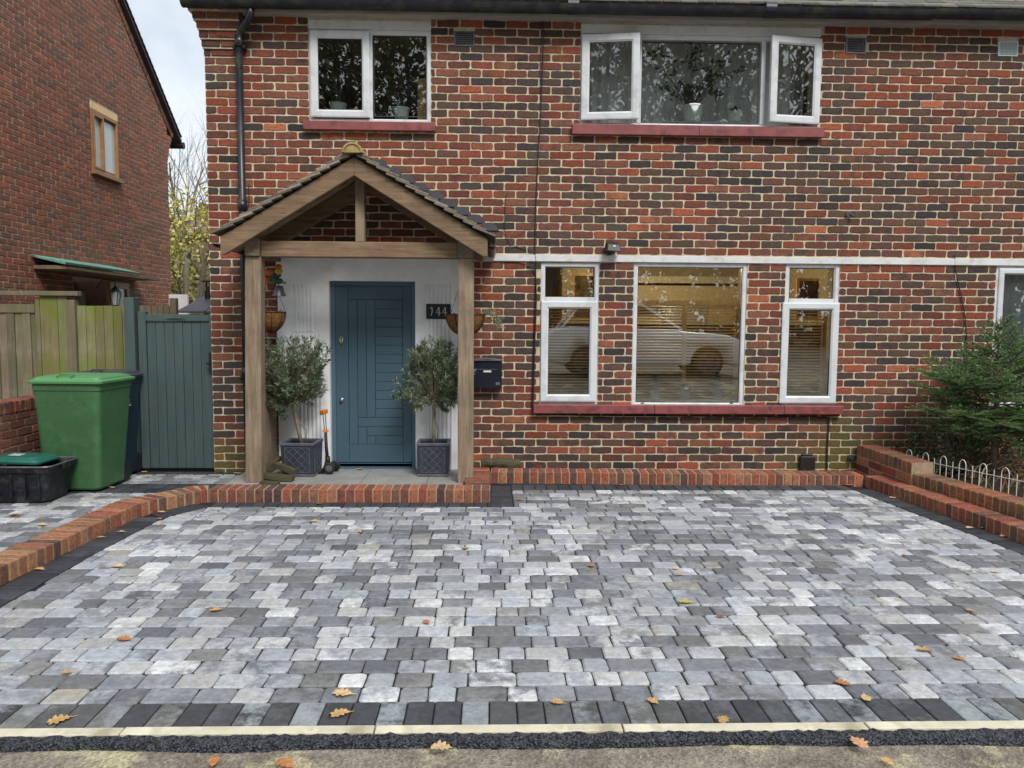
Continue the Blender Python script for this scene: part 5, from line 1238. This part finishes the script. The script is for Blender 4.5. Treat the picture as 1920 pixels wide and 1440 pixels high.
# ------------------------------------------------------------------ neighbour's house
NX = -5.9; nb = thing('neighbour_house', 'brown brick gable wall of the neighbouring house on the left', 'house', (NX-2, 3.4, 0))
def XP(px, py, x=NX):
    d = ray(px, py); t_ = x/d.x; p_ = CAM+d*t_; return p_.y, p_.z
rs = .79; re = (7.118, 4.953)
def roofz(y): return re[1]+rs*(re[0]-y) if y > 3.3 else re[1]+rs*(re[0]-3.3)-rs*(3.3-y)
y0, zA = XP(168, 183); y1, _ = XP(223, 330); wz0 = XP(170, 312)[1]; wz1 = XP(168, 190)[1]; NW = (y0, y1, 3.70, 4.70)
y2, _ = XP(140, 560); y3, _ = XP(254, 560); ND = (y2, y3, 0, 2.13)
nfr = lambda u, v, w_: (NX+w_, u, v); yE = XP(318, 420)[0]
mm = M(); brickwall(mm, -.2, yE, 0.9, 7.6, [NW, ND], nfr, .225, .0752, 31, dark=.36, dull=.35, stain=lambda u, v, c, c2: ((c[0]*1.4, c[1]*1.3, c[2]*1.2), (c2[0]*1.3, c2[1]*1.25, c2[2]*1.2)), inside=lambda u, v: v < roofz(u)-.10)
ys = [-.2+i*.4 for i in range(18)]+[yE]
def quad_h(a, b, z0a, z1a, z0b, z1b): mm.hexa([(NX-.25*q-.006*(1-q), y, (z0a if y == a else z0b) if k == 0 else (z1a if y == a else z1b)) for k in (0, 1) for q in (1, 0) for y in (a, b)], 1)
cuts = sorted(set([-.2, 3.3, yE, NW[0], NW[1], ND[0], ND[1]]))
for a, b in zip(cuts, cuts[1:]):
    c = (a+b)/2; lo = 0
    if ND[0] < c < ND[1]: lo = ND[3]
    if NW[0] < c < NW[1]: quad_h(a, b, lo, NW[2], lo, NW[2]); lo = NW[3]
    quad_h(a, b, lo, roofz(a)-.06, lo, roofz(b)-.06)
mm.build('wall', ['brick_nb', 'mortar2'], nb)
mm = M()   # rear wall and front wall (edges)
mm.box(NX-6, NX-.26, yE-.25, yE-.003, 0, 4.85); mm.build('rear_wall', 'sidebrick', nb)
mm = M(); mm.box(NX-6, NX-.26, -.2, .05, 0, 4.85); mm.build('front_wall', 'sidebrick', nb)
# rear brick corbel
mm = M()
for k in range(6):
    z0 = 4.45+k*.075; mm.col = jit((.34, .15, .10), .15); mm.col2 = mm.col; ex = .03*k+.01*max(0, k-2)
    rbox(mm, (NX-.12, yE+ex/2+.01, z0), (.115, 0, 0), (0, ex/2+.02, 0), (0, 0, .036), .004)
mm.build('corbel', 'brick_nb', nb)
# verge: brick-on-slope strip, undercloak and roof slab
mm = M(); yy = 3.3; Ls = (re[0]-3.3); mm.hexa([(NX+w_, y, z+dz) for dz in (-.03, .04) for w_ in (-3, .09) for y, z in ((3.28, roofz(3.3)+.02), (re[0]+.16, roofz(re[0]+.16)+.0))])
mm.hexa([(NX+w_, y, z+dz) for dz in (-.03, .04) for w_ in (-3, .09) for y, z in ((-.6, roofz(-.6)), (3.28, roofz(3.28)))]); mm.build('roof', 'slate', nb)
mm = M(); k = 0; s = 0
while s < Ls+.1:
    y = re[0]+.1-s; mm.col = jit((.055, .035, .04), .2); z = roofz(y)+.045; mm.hexa([(NX+w_, y+dy, z+dz+(-dy*rs*.8)) for dz in (0, .02) for w_ in (-.2, .11) for dy in (-.16, .02)]); s += .095
mm.build('verge_tiles', 'tile', nb)
mm = M(); 
s = 0
while s < Ls:
    y = re[0]-.08-s; mm.col = jit(random.choice([(.20, .10, .07), (.16, .085, .06), (.26, .13, .08)]), .15); mm.col2 = mm.col; z = roofz(y)-.115; d = Vector((0, -1, rs)).normalized()
    rbox(mm, (NX-.03, y, z), (.045, 0, 0), tuple(d*.033), tuple(Vector((0, rs, 1)).normalized()*.055), .004); s += .075/math.sqrt(1+rs*rs)
mm.build('verge_bricks', 'brick_nb', nb)
mm = M(); mm.tube([(NX-3, re[0]+.2, roofz(re[0]+.2)-.02), (NX+.1, re[0]+.2, roofz(re[0]+.2)-.02)], .06, 12); mm.tube([(NX+.1, re[0]+.2, roofz(re[0]+.2)-.02), (NX+.112, re[0]+.2, roofz(re[0]+.2)-.02)], .064, 12); mm.build('gutter', 'dark', nb)
# window
def yring(mm, a, b, z0, z1, prof, mi=None):
    q = M(); q.ring(a, b, z0, z1, prof); mm.add([(NX-v[1], v[0], v[2]) for v in q.v], q.f, mi)
ya, yb, za_, zb2 = NW
mm = M(); yring(mm, ya+.004, yb-.004, za_+.004, zb2-.10, [(0, .1), (0, -.012), (.045, -.012), (.05, .0), (.05, .1)]); ym = (ya+yb)/2-.04
mm.box(NX-.09, NX-.004, ym-.02, ym+.02, za_+.055, zb2-.152); wf = mm.build('window_frame', 'woodfr', nb, bev=.003)
mm = M(); yring(mm, ya+.05, ym-.015, za_+.05, zb2-.15, [(0, .05), (0, -.022), (.035, -.022), (.038, .05)]); mm.build('sash', 'woodfr', wf, bev=.003)
mm = M(); mm.box(NX-.1, NX+.012, ya+.002, yb-.002, zb2-.098, zb2-.003); mm.build('lintel', 'louvre', nb, bev=.003)
for a, b in ((ya+.085, ym-.05), (ym+.022, yb-.055)):
    mm = M(); mm.box(NX-.035, NX-.03, a, b, za_+.08, zb2-.18); mm.build('pane', 'frost', wf)
mm = M(); mm.box(NX-.1, NX+.07, ya-.03, yb+.03, za_-.05, za_+.001); mm.build('sill', 'woodfr', nb, bev=.004)
# side door recess and canopy
ya, yb, _, zt2 = ND
mm = M(); mm.box(NX-1.0, NX-.99, ya, yb, 0, zt2); mm.box(NX-.99, NX-.26, ya-.02, ya, 0, zt2); mm.box(NX-.99, NX-.26, yb, yb+.02, 0, zt2); mm.build('door_recess', 'sidebrick', nb)
mm = M(); a = XP(214, 560)[0]; b = XP(250, 560)[0]; mm.box(NX-.12, NX-.05, a, a+.08, 0, 2.0); mm.box(NX-.12, NX-.05, a, b, 2.0, 2.10); mm.box(NX-.12, NX-.05, b-.10, b-.02, 0, 2.0); mm.build('side_door_frame', 'woodfr', nb)
mm = M(); mm.box(NX-.10, NX-.08, a+.08, b-.1, 0, 2.0); mm.build('side_door', 'frost', nb)
mm = M(); a = XP(136, 560)[0]; b = XP(168, 560)[0]; mm.box(NX-.10, NX-.06, a, b, 0, 1.92); mm.build('side_panel', 'fence', nb)
mm = M(); xo = NX+.42
a, z = XP(122, 496, xo); b = XP(262, 508, xo)[0]; c = XP(301, 514, xo)[0]
mm.hexa([(NX-.01, a, z+.10), (NX-.01, b, z+.10), (xo, a, z-.0), (xo, b, z-.0), (NX-.01, a, z+.13), (NX-.01, b, z+.13), (xo+.01, a, z+.035), (xo+.01, b, z+.03)]); mm.build('canopy_lead', 'copper', nb, bev=.004)
mm = M(); mm.box(NX-.01, xo-.01, a+.03, c, z-.055, z-.008); mm.build('canopy_board', 'oakd', nb, bev=.003)
lt = thing('wall_lantern', 'black wall lantern under the canopy of the neighbouring side door', 'lantern', (NX+.3, 4.5, 1.7)); xl = NX+.28; y, z = XP(217, 572, xl)
mm = M(); s = .065
for sx in (-1, 1):
    for sy in (-1, 1): mm.tube([(xl+sx*.03, y+sy*.03, z-.0), (xl+sx*.06, y+sy*.06, z+.20)], .006, 5)
mm.lathe([(.0, .31), (.015, .28), (.09, .20), (.085, .195), (0, .2)], (xl, y, z), 4); mm.box(xl-.035, xl+.035, y-.035, y+.035, z-.015, z); mm.tube([(xl, y, z+.3), (xl, y, z+.36), (NX+.1, y, z+.38), (NX-.0, y, z+.25)], .008, 6); mm.build('lantern_frame', 'dark', lt)
mm = M(); mm.hexa([(xl+i*(.028+.026*k), y+j*(.028+.026*k), z+.195*k) for k in (0, 1) for j in (-1, 1) for i in (-1, 1)]); mm.build('lantern_glass', 'frost', lt)
# ------------------------------------------------------------------ trees between the houses and beyond
def bare_tree(label, base, h, seed, spread=.5, leaves=0, zlo=0, zhi=9, grp=None, cols=None, name='bare_tree', lsz=.11):
    random.seed(seed); t = thing(name, label, 'tree', base, grp); tr = M(); br = M(); lf = M(); ends = []
    def grow(p, d, l, r, lev):
        n = 4; pts = [p]; rs_ = [r]
        for i in range(n):
            d = (d+Vector((U(-1, 1), U(-1, 1), U(-.25, .5)))*.16).normalized(); p = p+d*l/n; pts.append(p); rs_.append(r*(1-.5*(i+1)/n))
        (tr if lev == 0 else br).tube(pts, rs_, 6 if lev < 2 else 3, caps=lev < 2)
        if lev >= 2: ends.extend(pts[1:])
        if lev < 4:
            for k in range(5 if lev < 2 else 3):
                i = random.randint(1 if lev else 2, n); a = U(0, 2*pi); s = d.cross(Vector((cos(a), sin(a), .3))).normalized()
                grow(pts[i], (d+s*U(.45, .95)*spread*2).normalized(), l*U(.5, .75), rs_[i]*.6, lev+1)
    grow(Vector(base), Vector((U(-.1, .1), U(-.1, .1), 1)).normalized(), h*.42, h*.014, 0)
    tr.build('trunk', 'bark', t, smooth=True); br.build('branches', 'bark', t)
    es = [e for e in ends if zlo < e.z < zhi]
    for i in range(leaves):
        if not es: break
        e = random.choice(es); leaf(lf, e+Vector((U(-.15, .15), U(-.15, .15), U(-.15, .1))), Vector((U(-1, 1), U(-1, 1), U(-1, .3))).normalized(), U(.7, 1.3)*lsz, lsz*.6, random.choice(cols), .2)
    if leaves and es: lf.build('crown', 'leaf', t, recalc=False)
    return t
YEL = [(.62, .52, .06), (.70, .60, .13), (.42, .42, .07), (.30, .33, .06), (.75, .66, .25)]
bare_tree('bare branched tree with a few yellow leaves, seen between the two houses', (-7.4, 11.5, 0), 8.2, 11, .45, 600, 1.2, 4.6, 'trees seen between the houses', YEL)
bare_tree('thin upright bare tree farther back between the houses', (-9.0, 14.5, 0), 8.8, 17, .42, 900, 1.0, 4.8, 'trees seen between the houses', YEL)
bare_tree('yellow leaved young tree directly behind the shed roof', (-6.9, 9.3, 0), 4.9, 23, .55, 1100, .9, 4.3, 'trees seen between the houses', YEL)
random.seed(71)
mm = M()
for i in range(9000):
    x, y = U(-16, -5.5), U(17, 19.5); z = U(0, 1)**.8*4.8*(.8+.3*noise.noise(Vector((x*.5, 0, 3)))); leaf(mm, Vector((x, y, z)), Vector((U(-1, 1), U(-1, 1), U(-1, 1))).normalized(), U(.12, .24), .13, random.choice(YEL[2:4]+[(.15, .15, .05), (.10, .10, .04), (.22, .2, .08)]))
tag(mm.build('hedge', 'leaf', recalc=False), 'mass of yellow green autumn foliage filling the gap between the houses', 'foliage', kind='stuff')
bh = thing('distant_house', 'brown house with a chimney far behind, seen in the gap between the houses', 'house', (-13, 27, 0))
mm = M(); mm.box(-20, -7, 26, 32, 0, 5.2); mm.build('wall', 'farbrick', bh)
mm = M(); mm.hexa([(x, y, z) for x, y, z in ((-20.3, 25.7, 5.1), (-6.7, 25.7, 5.1), (-20.3, 29, 5.12), (-6.7, 29, 5.12), (-20.3, 25.7, 5.2), (-6.7, 25.7, 5.2), (-20.3, 29, 6.2), (-6.7, 29, 6.2))]); rf = mm.build('roof', 'farbrick', bh)
a = F(371, 400, 29)[0]; b = F(402, 400, 29)[0]; zc = F(385, 392, 29)[1]; mm = M(); mm.box(a, b, 28.6, 29.6, 5.0, zc); mm.box(a+.1, a+.3, 28.9, 29.2, zc, zc+.3); mm.box(b-.4, b-.2, 28.9, 29.2, zc, zc+.22); mm.build('chimney', 'farbrick', rf)
# ------------------------------------------------------------------ the wood across the street (seen in the window glass)
random.seed(81); mm = M(); WD = [(.05, .055, .02), (.09, .07, .03), (.13, .085, .035), (.035, .045, .018), (.16, .12, .05)]
for i in range(14000):
    x = U(-22, 28); y = U(-33, -24); z = U(.3, 15.5)
    if -11 < x < 17 and z > 5.5 and random.random() < .6: continue
    leaf(mm, Vector((x, y, z)), Vector((U(-1, 1), U(-1, 1), U(-1, 1))).normalized(), U(.3, .5), .28, random.choice(WD))
for i in range(62000):
    x = U(-11, 17); y = U(-29, -25); z = U(1.5, 16)+noise.noise(Vector((x*.5, 5, 0)))
    leaf(mm, Vector((x, y, z)), Vector((U(-1, 1), U(-1, 1), U(-1, 1))).normalized(), U(.12, .22), .12, random.choice(WD))
for i in range(13000):
    x = U(-34, 44); y = U(-42, -37); z = U(.3, 20+2*noise.noise(Vector((x*.3, 1, 0)))); leaf(mm, Vector((x, y, z)), Vector((U(-1, 1), U(-1, 1), U(-1, 1))).normalized(), U(.6, 1.1), .62, random.choice(WD))
for i in range(46):
    x = U(-24, 30); y = U(-30, -23); p = Vector((x, y, .2)); mm.col = (.07, .055, .04); pts = [p]; 
    for k in range(6): pts.append(pts[-1]+Vector((U(-.4, .4), U(-.3, .3), 2.6)))
    mm.tube(pts, [.26, .22, .18, .14, .1, .06, .03], 6)
    for k in range(12):
        q = pts[random.randint(2, 6)]; e = q+Vector((U(-2.4, 2.4), U(-1, 1), U(.6, 2.6))); mm.tube([q, (q+e)/2+Vector((0, 0, .2)), e], [.06, .04, .015], 4)
tag(mm.build('woodland', 'leaf', recalc=False), 'dark autumn wood across the street, mirrored in the upper windows', 'wood', kind='stuff')
# ------------------------------------------------------------------ the parked car behind the camera (mirrored in the windows)
car = thing('parked_car', 'white car parked in the street, mirrored in the large ground floor window', 'car', (3.6, -10.6, .27)); zc = .27; cx0 = 1.25
prof = [(0, .55), (.02, .95), (.12, 1.08), (.55, 1.16), (2.9, 1.10), (3.2, 1.06), (4.2, .98), (4.5, .86), (4.62, .66), (4.62, .42), (4.55, .30), (4.35, .28)]
def arch(c, r): return [(c+r*cos(a), .32+r*sin(a)) for a in [pi*i/10 for i in range(11)]]
low = arch(3.75, .40)+[(3.3, .28), (1.3, .28)]+arch(.88, .40)+[(.4, .28), (.1, .35)]
outl = [(cx0+x, zc+z) for x, z in prof+low]
mm = M(); k = len(outl)
lay = [(-9.98, .0), (-9.92, .0), (-11.48, .0), (-11.42, .0)]
def insetp(d): 
    c_ = (cx0+2.3, zc+.7); return [(c_[0]+(x-c_[0])*(1-d/2.3), c_[1]+(z-c_[1])*(1-d/.7)) for x, z in outl]
vs = []; rows = [(-9.80, .085), (-9.81, .06), (-9.84, .03), (-9.89, .01), (-9.96, .0), (-11.33, .0), (-11.41, .02), (-11.46, .06)]
for y, d in rows: vs += [(x, y, z) for x, z in insetp(d)]
mm.add(vs, [(i*k+j, i*k+(j+1) % k, (i+1)*k+(j+1) % k, (i+1)*k+j) for i in range(len(rows)-1) for j in range(k)]+[tuple(range(k)), tuple(range(len(rows)*k-1, (len(rows)-1)*k-1, -1))])
mm.build('car_body', 'carbody', car, smooth=True)
roof = [(.35, 1.10), (.75, 1.60), (1.2, 1.68), (2.2, 1.66), (3.15, 1.08)]
mm = M(); mm.prism([(cx0+x, zc+z) for x, z in roof], 'y', -11.36, -9.98); mm.build('cabin', 'carglass', car, bev=.03)
mm = M()
for a, b in zip(roof, roof[1:]): 
    for y in (-9.965, -11.375): mm.bar((cx0+a[0], y, zc+a[1]+.01), (cx0+b[0], y, zc+b[1]+.01), .05, .07, (0, 1, 0))
mm.bar((cx0+1.85, -9.965, zc+1.1), (cx0+1.75, -9.965, zc+1.66), .05, .08, (0, 1, 0)); mm.box(cx0+.9, cx0+2.2, -11.36, -9.98, zc+1.66, zc+1.71); mm.build('roof_frame', 'carbody', car)
for c in (3.75, .88):
    for y in (-9.93, -11.36):
        mm = M(); mm.lathe([(.0, -.1), (.22, -.1), (.33, -.1), (.35, -.07), (.35, .07), (.33, .1), (.0, .1)], (0, 0, 0), 28); mm.v = [(cx0+c+v[0], y+v[2], zc+.35+v[1]) for v in mm.v]; wh = mm.build('wheel', 'rubber', car, smooth=False)
        mm = M(); mm.lathe([(.20, -.02), (.25, -.02), (.25, .02), (.20, .02), (.20, -.02)], (0, 0, 0), 24); mm.lathe([(0, .02), (.06, .02), (.06, -.02)], (0, 0, 0), 12)
        for q in range(6): mm.bar((.04*cos(q*pi/3), .04*sin(q*pi/3), .01), (.21*cos(q*pi/3), .21*sin(q*pi/3), .01), .06, .02)
        mm.v = [(cx0+c+v[0], y+(.10 if y > -10 else -.10)+v[2], zc+.35+v[1]) for v in mm.v]; mm.build('rim', 'silver', wh)
mm = M(); mm.box(cx0+4.40, cx0+4.60, -10.1, -9.86, zc+.70, zc+.84); mm.build('headlight', 'frost', car, bev=.03)
mm = M(); mm.box(cx0+4.40, cx0+4.60, -11.46, -11.22, zc+.70, zc+.84); mm.build('headlight', 'frost', car, bev=.03)
# ------------------------------------------------------------------ fir tree
random.seed(91); fb = Vector((4.63, -.72, .12)); fir = thing('fir_tree', 'small green fir tree growing in the bed at the right edge', 'tree', fb)
mm = M(); mm.tube([fb, fb+Vector((.01, 0, .5)), fb+Vector((-.005, 0, 1.0)), fb+Vector((0, 0, 1.44))], [.03, .024, .014, .005], 8); mm.build('trunk', 'bark', fir, smooth=True)
nd = M(); br = M(); NC = [(.095, .17, .06), (.07, .135, .05), (.115, .205, .07), (.055, .105, .04)]; TIPC = [(.18, .30, .10), (.21, .33, .12), (.15, .26, .09)]
def needles(a, b, dens, lng, tipc):
    d = b-a; L_ = d.length; d = d.normalized(); n = int(L_*dens)
    for i in range(n):
        t_ = U(0, 1); p_ = a.lerp(b, t_); s = d.cross(Vector((U(-1, 1), U(-1, 1), U(-1, 1)))).normalized()
        if s.z < -.3: s.z = -s.z
        dd = (d*U(.5, .9)+s).normalized(); c = random.choice(TIPC if t_*tipc > random.random()*.9 else NC); w_ = d.cross(s).normalized()*.0021
        l_ = lng*U(.7, 1.15); nd.col = jit(c, .2); nd.add([p_-w_, p_+dd*l_*.6-w_*.8, p_+dd*l_, p_+w_], [(0, 1, 2, 3)])
levels = [(1.33, .17, 6, .75), (1.20, .27, 7, .6), (1.08, .36, 8, .45), (.97, .46, 9, .35), (.88, .58, 10, .25), (.79, .68, 11, .2), (.70, .78, 12, .1), (.61, .72, 11, .0), (.52, .64, 10, -.12), (.43, .52, 9, -.25)]
for z, R_, n, up in levels:
    for k in range(n):
        a = 2*pi*(k+U(-.25, .25))/n+z*7; L_ = R_*U(.75, 1.12); d = Vector((cos(a), sin(a)*.8, up)).normalized(); z2 = z+U(-.045, .045); d = (d+Vector((0, 0, U(-.12, .28)))).normalized(); p = fb+Vector((0, 0, z2)); q = p+d*L_*.6; e = q+(d+Vector((0, 0, .22))).normalized()*L_*.45
        br.tube([p, q, e], [.007, .004, .0015], 4); needles(p.lerp(q, .15), q, 420, .019, .2); needles(q, e, 520, .018, .9)
        ns = int(L_*40)
        for j in range(ns):
            t_ = .18+.8*j/ns; o = p.lerp(q, t_/.6) if t_ < .6 else q.lerp(e, (t_-.6)/.4); sd_ = d.cross(Vector((0, 0, 1))).normalized()*(1 if j % 2 else -1)
            sl2 = (1.05-t_)*L_*.42+.03; f_ = o+(d*.75+sd_+Vector((0, 0, U(-.2, .5)))).normalized()*sl2; br.tube([o, f_], [.0022, .001], 3); needles(o, f_, 470, .017, .95)
            if sl2 > .12:
                for s2 in (-1, 1):
                    o2 = o.lerp(f_, U(.35, .6)); dv = (f_-o).normalized(); f2 = o2+(dv+sd_.cross(Vector((0, 0, 1)))*s2*.7).normalized()*sl2*.45; needles(o2, f2, 430, .016, .95)
needles(fb+Vector((0, 0, 1.2)), fb+Vector((0, 0, 1.46)), 800, .022, .6)
br.build('branches', 'bark', fir); nd.build('crown', 'needle', fir, recalc=False)
# shrub and dry plants under the fir
mm = M()
for i in range(70):
    b_ = Vector((U(4.1, 5.2), U(-1.5, -.3), .12)); d = Vector((U(-.5, .5), U(-.5, .3), U(.7, 1.3))); p = b_
    w_ = Vector((U(-1, 1), U(-1, 1), 0)).normalized()*U(.006, .012); mm.col = jit(random.choice([(.35, .24, .12), (.28, .17, .08), (.20, .12, .06), (.42, .33, .2)]), .2); k = 7; L_ = U(.2, .5); vs = []
    for j in range(k): vs += [p-w_*(1-j/k), p+w_*(1-j/k)]; p = p+d.normalized()*L_/k; d = d+Vector((d.x*.25, d.y*.25, -.28))
    mm.add(vs, [(j*2, j*2+1, j*2+3, j*2+2) for j in range(k-1)])
o = mm.build('dry_plant', 'leaf', recalc=False); tag(o, 'tangle of dry brown strap leaves under the fir tree', 'plant', kind='stuff')
sh_ = thing('shrub', 'dark leafy shrub low under the fir tree against the brick wall', 'shrub', (4.5, -.4, .12)); mm = M(); br = M()
for i in range(95):
    e = Vector((U(4.05, 5.5), U(-.85, -.05), U(.2, .62))); br.tube([(4.5+U(-.3, .6), -.4, .1), e], [.006, .002], 4)
    for k in range(22): leaf(mm, e+Vector((U(-.09, .09), U(-.09, .09), U(-.12, .06))), Vector((U(-1, 1), U(-1, 1), U(-.6, 1))).normalized(), U(.03, .06), .022, random.choice([(.05, .10, .035), (.08, .14, .045), (.04, .07, .03), (.15, .11, .05)]))
for i in range(30): leaf(mm, Vector((U(4.75, 5.1), U(-.9, -.7), U(.35, .62))), Vector((U(-1, .3), U(-1, 0), U(-.4, .8))).normalized(), U(.09, .15), .05, (.10, .26, .06), .3)
br.build('stems', 'bark', sh_); mm.build('leaves', 'leaf', sh_, recalc=False)
# white hoop fence
hf = thing('hoop_fence', 'white wire bow-top garden edging fence behind the raised brick row', 'fence', (4.0, -1.2, .1)); mm = M()
A_, B_ = Vector((3.965, -.46, .085)), Vector((4.13, -2.6, .19)); Lf = (B_-A_).length; n = int(Lf/.082); dv = (B_-A_).normalized()
pt = lambda s, h: A_+dv*s+Vector((0, 0, h))
for i in range(n):
    s = i*.082
    if i % 3 == 2: mm.tube([pt(s, -.03), pt(s, .205)], .0032, 5)
    elif i % 3 == 0:
        s2 = s+.082; c_ = (s+s2)/2; mm.tube([pt(s, -.03), pt(s, .19)]+[pt(c_-.041*cos(a), .19+.05*sin(a)) for a in [pi*j/8 for j in range(1, 8)]]+[pt(s2, .19), pt(s2, -.03)], .0035, 5)
mm.tube([pt(0, .16), pt(Lf, .16)], .0032, 5); mm.tube([pt(0, .03), pt(Lf, .03)], .0028, 5); mm.build('wire', 'white', hf)
# ------------------------------------------------------------------ fallen leaves
LP = [(0, 1), (.10, .93), (.16, .98), (.26, .86), (.20, .78), (.36, .70), (.40, .62), (.22, .55), (.34, .44), (.36, .36), (.18, .33), (.22, .2), (.10, .14), (.03, .0), (.02, -.22)]
def oakleaf(px, py, size, rot, col, label, z=.004, curl=.3, grp='fallen leaves on the ground'):
    g_ = G(px, py, z); mm = M(); pts = LP+[(-x, y) for x, y in reversed(LP[1:])]; cr_, sr = cos(rot), sin(rot); ca = U(-1, 1)*curl; cb = curl*U(.3, 1.1); vs = []
    def P(x, y):
        x += .02*noise.noise(Vector((x*5, y*5, px))); y2 = y-.45; zz = (cb*x*x*1.8+ca*y2*y2*.9+.06*noise.noise(Vector((x*4, y*4, py*.3))))*size+.004
        return (g_.x+(x*cr_-y2*sr)*size, g_.y+(x*sr+y2*cr_)*size, z+max(0, zz)+.002)
    mid = [P(0, 1-1.15*i/12) for i in range(13)]; mm.col = jit(col, .12)
    n = len(LP); L1 = [P(x, y) for x, y in LP]; L2 = [P(-x, y) for x, y in LP]; vs = L1+L2+mid
    def mi(y): return 2*n+min(12, max(0, round((1-y)/1.15*12)))
    fs = []
    for i in range(n-1):
        a, b = mi(LP[i][1]), mi(LP[i+1][1])
        for o in (0, n):
            f_ = [o+i, o+i+1, b] if a == b else [o+i, o+i+1, b, a]; fs.append(tuple(f_))
    mm.add(vs, fs); o = mm.build('fallen_leaf', 'dryleaf', recalc=False); tag(o, label, 'leaf', grp); return o
TN = (.62, .38, .16); OR = (.50, .22, .09); PL = (.72, .52, .27); BR = (.26, .13, .06); YE_ = (.55, .45, .12)
for px, py, s, rot, c, lb in [
 (115, 1350, .085, 2.2, TN, 'large tan oak leaf on the dark border setts, at the front left'),
 (645, 1302, .085, 1.4, PL, 'pale tan oak leaf on the last row of pale setts, left of centre'),
 (640, 1338, .080, 1.9, TN, 'tan curled leaf on the dark border setts, left of centre'),
 (1046, 1318, .055, 1.2, TN, 'small tan leaf on the dark border setts, right of centre'),
 (1225, 1317, .055, .6, TN, 'small tan leaf with its stalk on the dark border, between two larger leaves'),
 (1357, 1350, .060, 2.6, TN, 'round tan leaf against the concrete edging, right of centre'),
 (1583, 1283, .065, .9, OR, 'reddish brown leaf on pale setts near the front right'),
 (1623, 1310, .060, 2.9, PL, 'pale lobed leaf at the join of setts and dark border, front right'),
 (1735, 1220, .062, 1.5, TN, 'tan leaf farther right on the pale setts, left of the reddish one'),
 (1800, 1236, .050, 1.1, OR, 'reddish leaf near the right edge of the setts'),
 (235, 1200, .070, 1.3, OR, 'brown oak leaf on the left side of the setts'),
 (127, 1262, .045, 2.0, TN, 'small tan leaf on pale setts near the left edge'),
 (407, 1145, .065, 1.9, TN, 'tan leaf on a pale sett left of centre, midway up the drive'),
 (800, 1168, .050, .5, OR, 'small orange leaf near the middle of the drive'),
 (1287, 1130, .075, 1.4, YE_, 'yellow green leaf right of the middle of the drive'),
 (1353, 1157, .050, 1.5, BR, 'dark brown curled leaf just right of the yellow green one'),
 (1275, 1078, .055, 1.0, TN, 'tan leaf above the yellow green one on the drive'),
 (1110, 1062, .055, 1.4, OR, 'reddish leaf in the middle of the drive'),
 (1268, 1066, .05, 2.4, PL, 'pale small leaf close above the tan one, right of centre'),
 (222, 1062, .075, 1.5, PL, 'pale leaf on the left of the drive beside the dark border'),
 (590, 978, .070, 1.5, PL, 'pale leaf below the left end of the porch edging'),
 (675, 998, .045, .4, TN, 'small tan leaf below the porch edging'),
 (875, 1028, .055, 2.0, YE_, 'yellowish leaf below the right end of the porch edging'),
 (975, 937, .060, 1.6, OR, 'orange leaf beside the corner of the porch edging'),
 (930, 979, .05, 1.3, BR, 'brown small leaf under the corner of the porch edging'),
 (1125, 938, .05, 1.1, BR, 'brown leaf in front of the left ground floor window'),
 (1165, 910, .045, .8, OR, 'orange leaf touching the edging under the large window'),
 (600, 945, .060, 1.3, BR, 'dark curled leaf against the front of the porch edging'),
 (1590, 910, .090, 1.4, OR, 'large brown leaf in the far right corner of the drive'),
 (1612, 908, .060, 2.2, BR, 'dark leaf tucked in the far right corner of the drive'),
 (1675, 934, .060, 1.5, PL, 'pale leaf on the black border near the far right corner'),
 (1820, 990, .065, 1.7, PL, 'pale leaf on the black border, middle of the right edging'),
 (1846, 991, .045, 1.2, TN, 'small tan leaf close to the right edging'),
 (1886, 1006, .075, 1.5, PL, 'pale curled leaf against the right edging near the edge'),
 (1868, 1073, .05, 1.1, PL, 'small pale leaf on the setts at the right edge'),
 (1820, 1146, .04, .9, TN, 'tiny tan leaf at the right edge of the setts'),
 (1700, 1040, .045, 1.5, PL, 'small pale leaf near the black border on the right'),
 (304, 961, .060, 1.5, PL, 'pale leaf at the bend of the left brick edging'),
 (300, 974, .045, 1.2, OR, 'orange leaf just below the bend of the left edging'),
 (228, 998, .055, 1.4, PL, 'pale leaf on the black border along the left edging'),
 (190, 1008, .050, 1.9, TN, 'tan leaf on the black border near the left edging'),
 (75, 1068, .070, 1.2, TN, 'tan leaf on the black border close to the left edge'),
 (80, 985, .075, 1.5, PL, 'pale leaf on the side path in front of the black box'),
 (30, 967, .08, 1.4, BR, 'brown leaf on the side path below the black box'),
 (447, 888, .080, 1.5, PL, 'pale leaf on the side path near the downpipe'),
 (272, 886, .070, 1.3, TN, 'tan leaf at the foot of the side gate'),
 (211, 915, .06, 1.3, TN, 'tan leaf at the foot of the green bin')]:
    oakleaf(px, py, s, rot, c, lb)
oakleaf(676, 880, .075, 1.5, TN, 'small curled leaf on the porch floor by the blue door', z=.046)
oakleaf(1608, 1393, .078, 3.3, (.62, .34, .19), 'large lobed pinkish brown oak leaf on the black asphalt strip', z=.016)
oakleaf(830, 1403, .078, 1.45, PL, 'large pale oak leaf at the edge of the black asphalt strip', z=.012)
oakleaf(1665, 1430, .05, .3, TN, 'small tan leaf on the old pavement below the large pinkish leaf', z=.003)
oakleaf(537, 1434, .075, 1.0, OR, 'orange leaf cut by the bottom of the photo, right of the reddish one', z=.003)
oakleaf(400, 1432, .06, .2, OR, 'reddish star shaped leaf on the old pavement at the bottom left', z=.003)
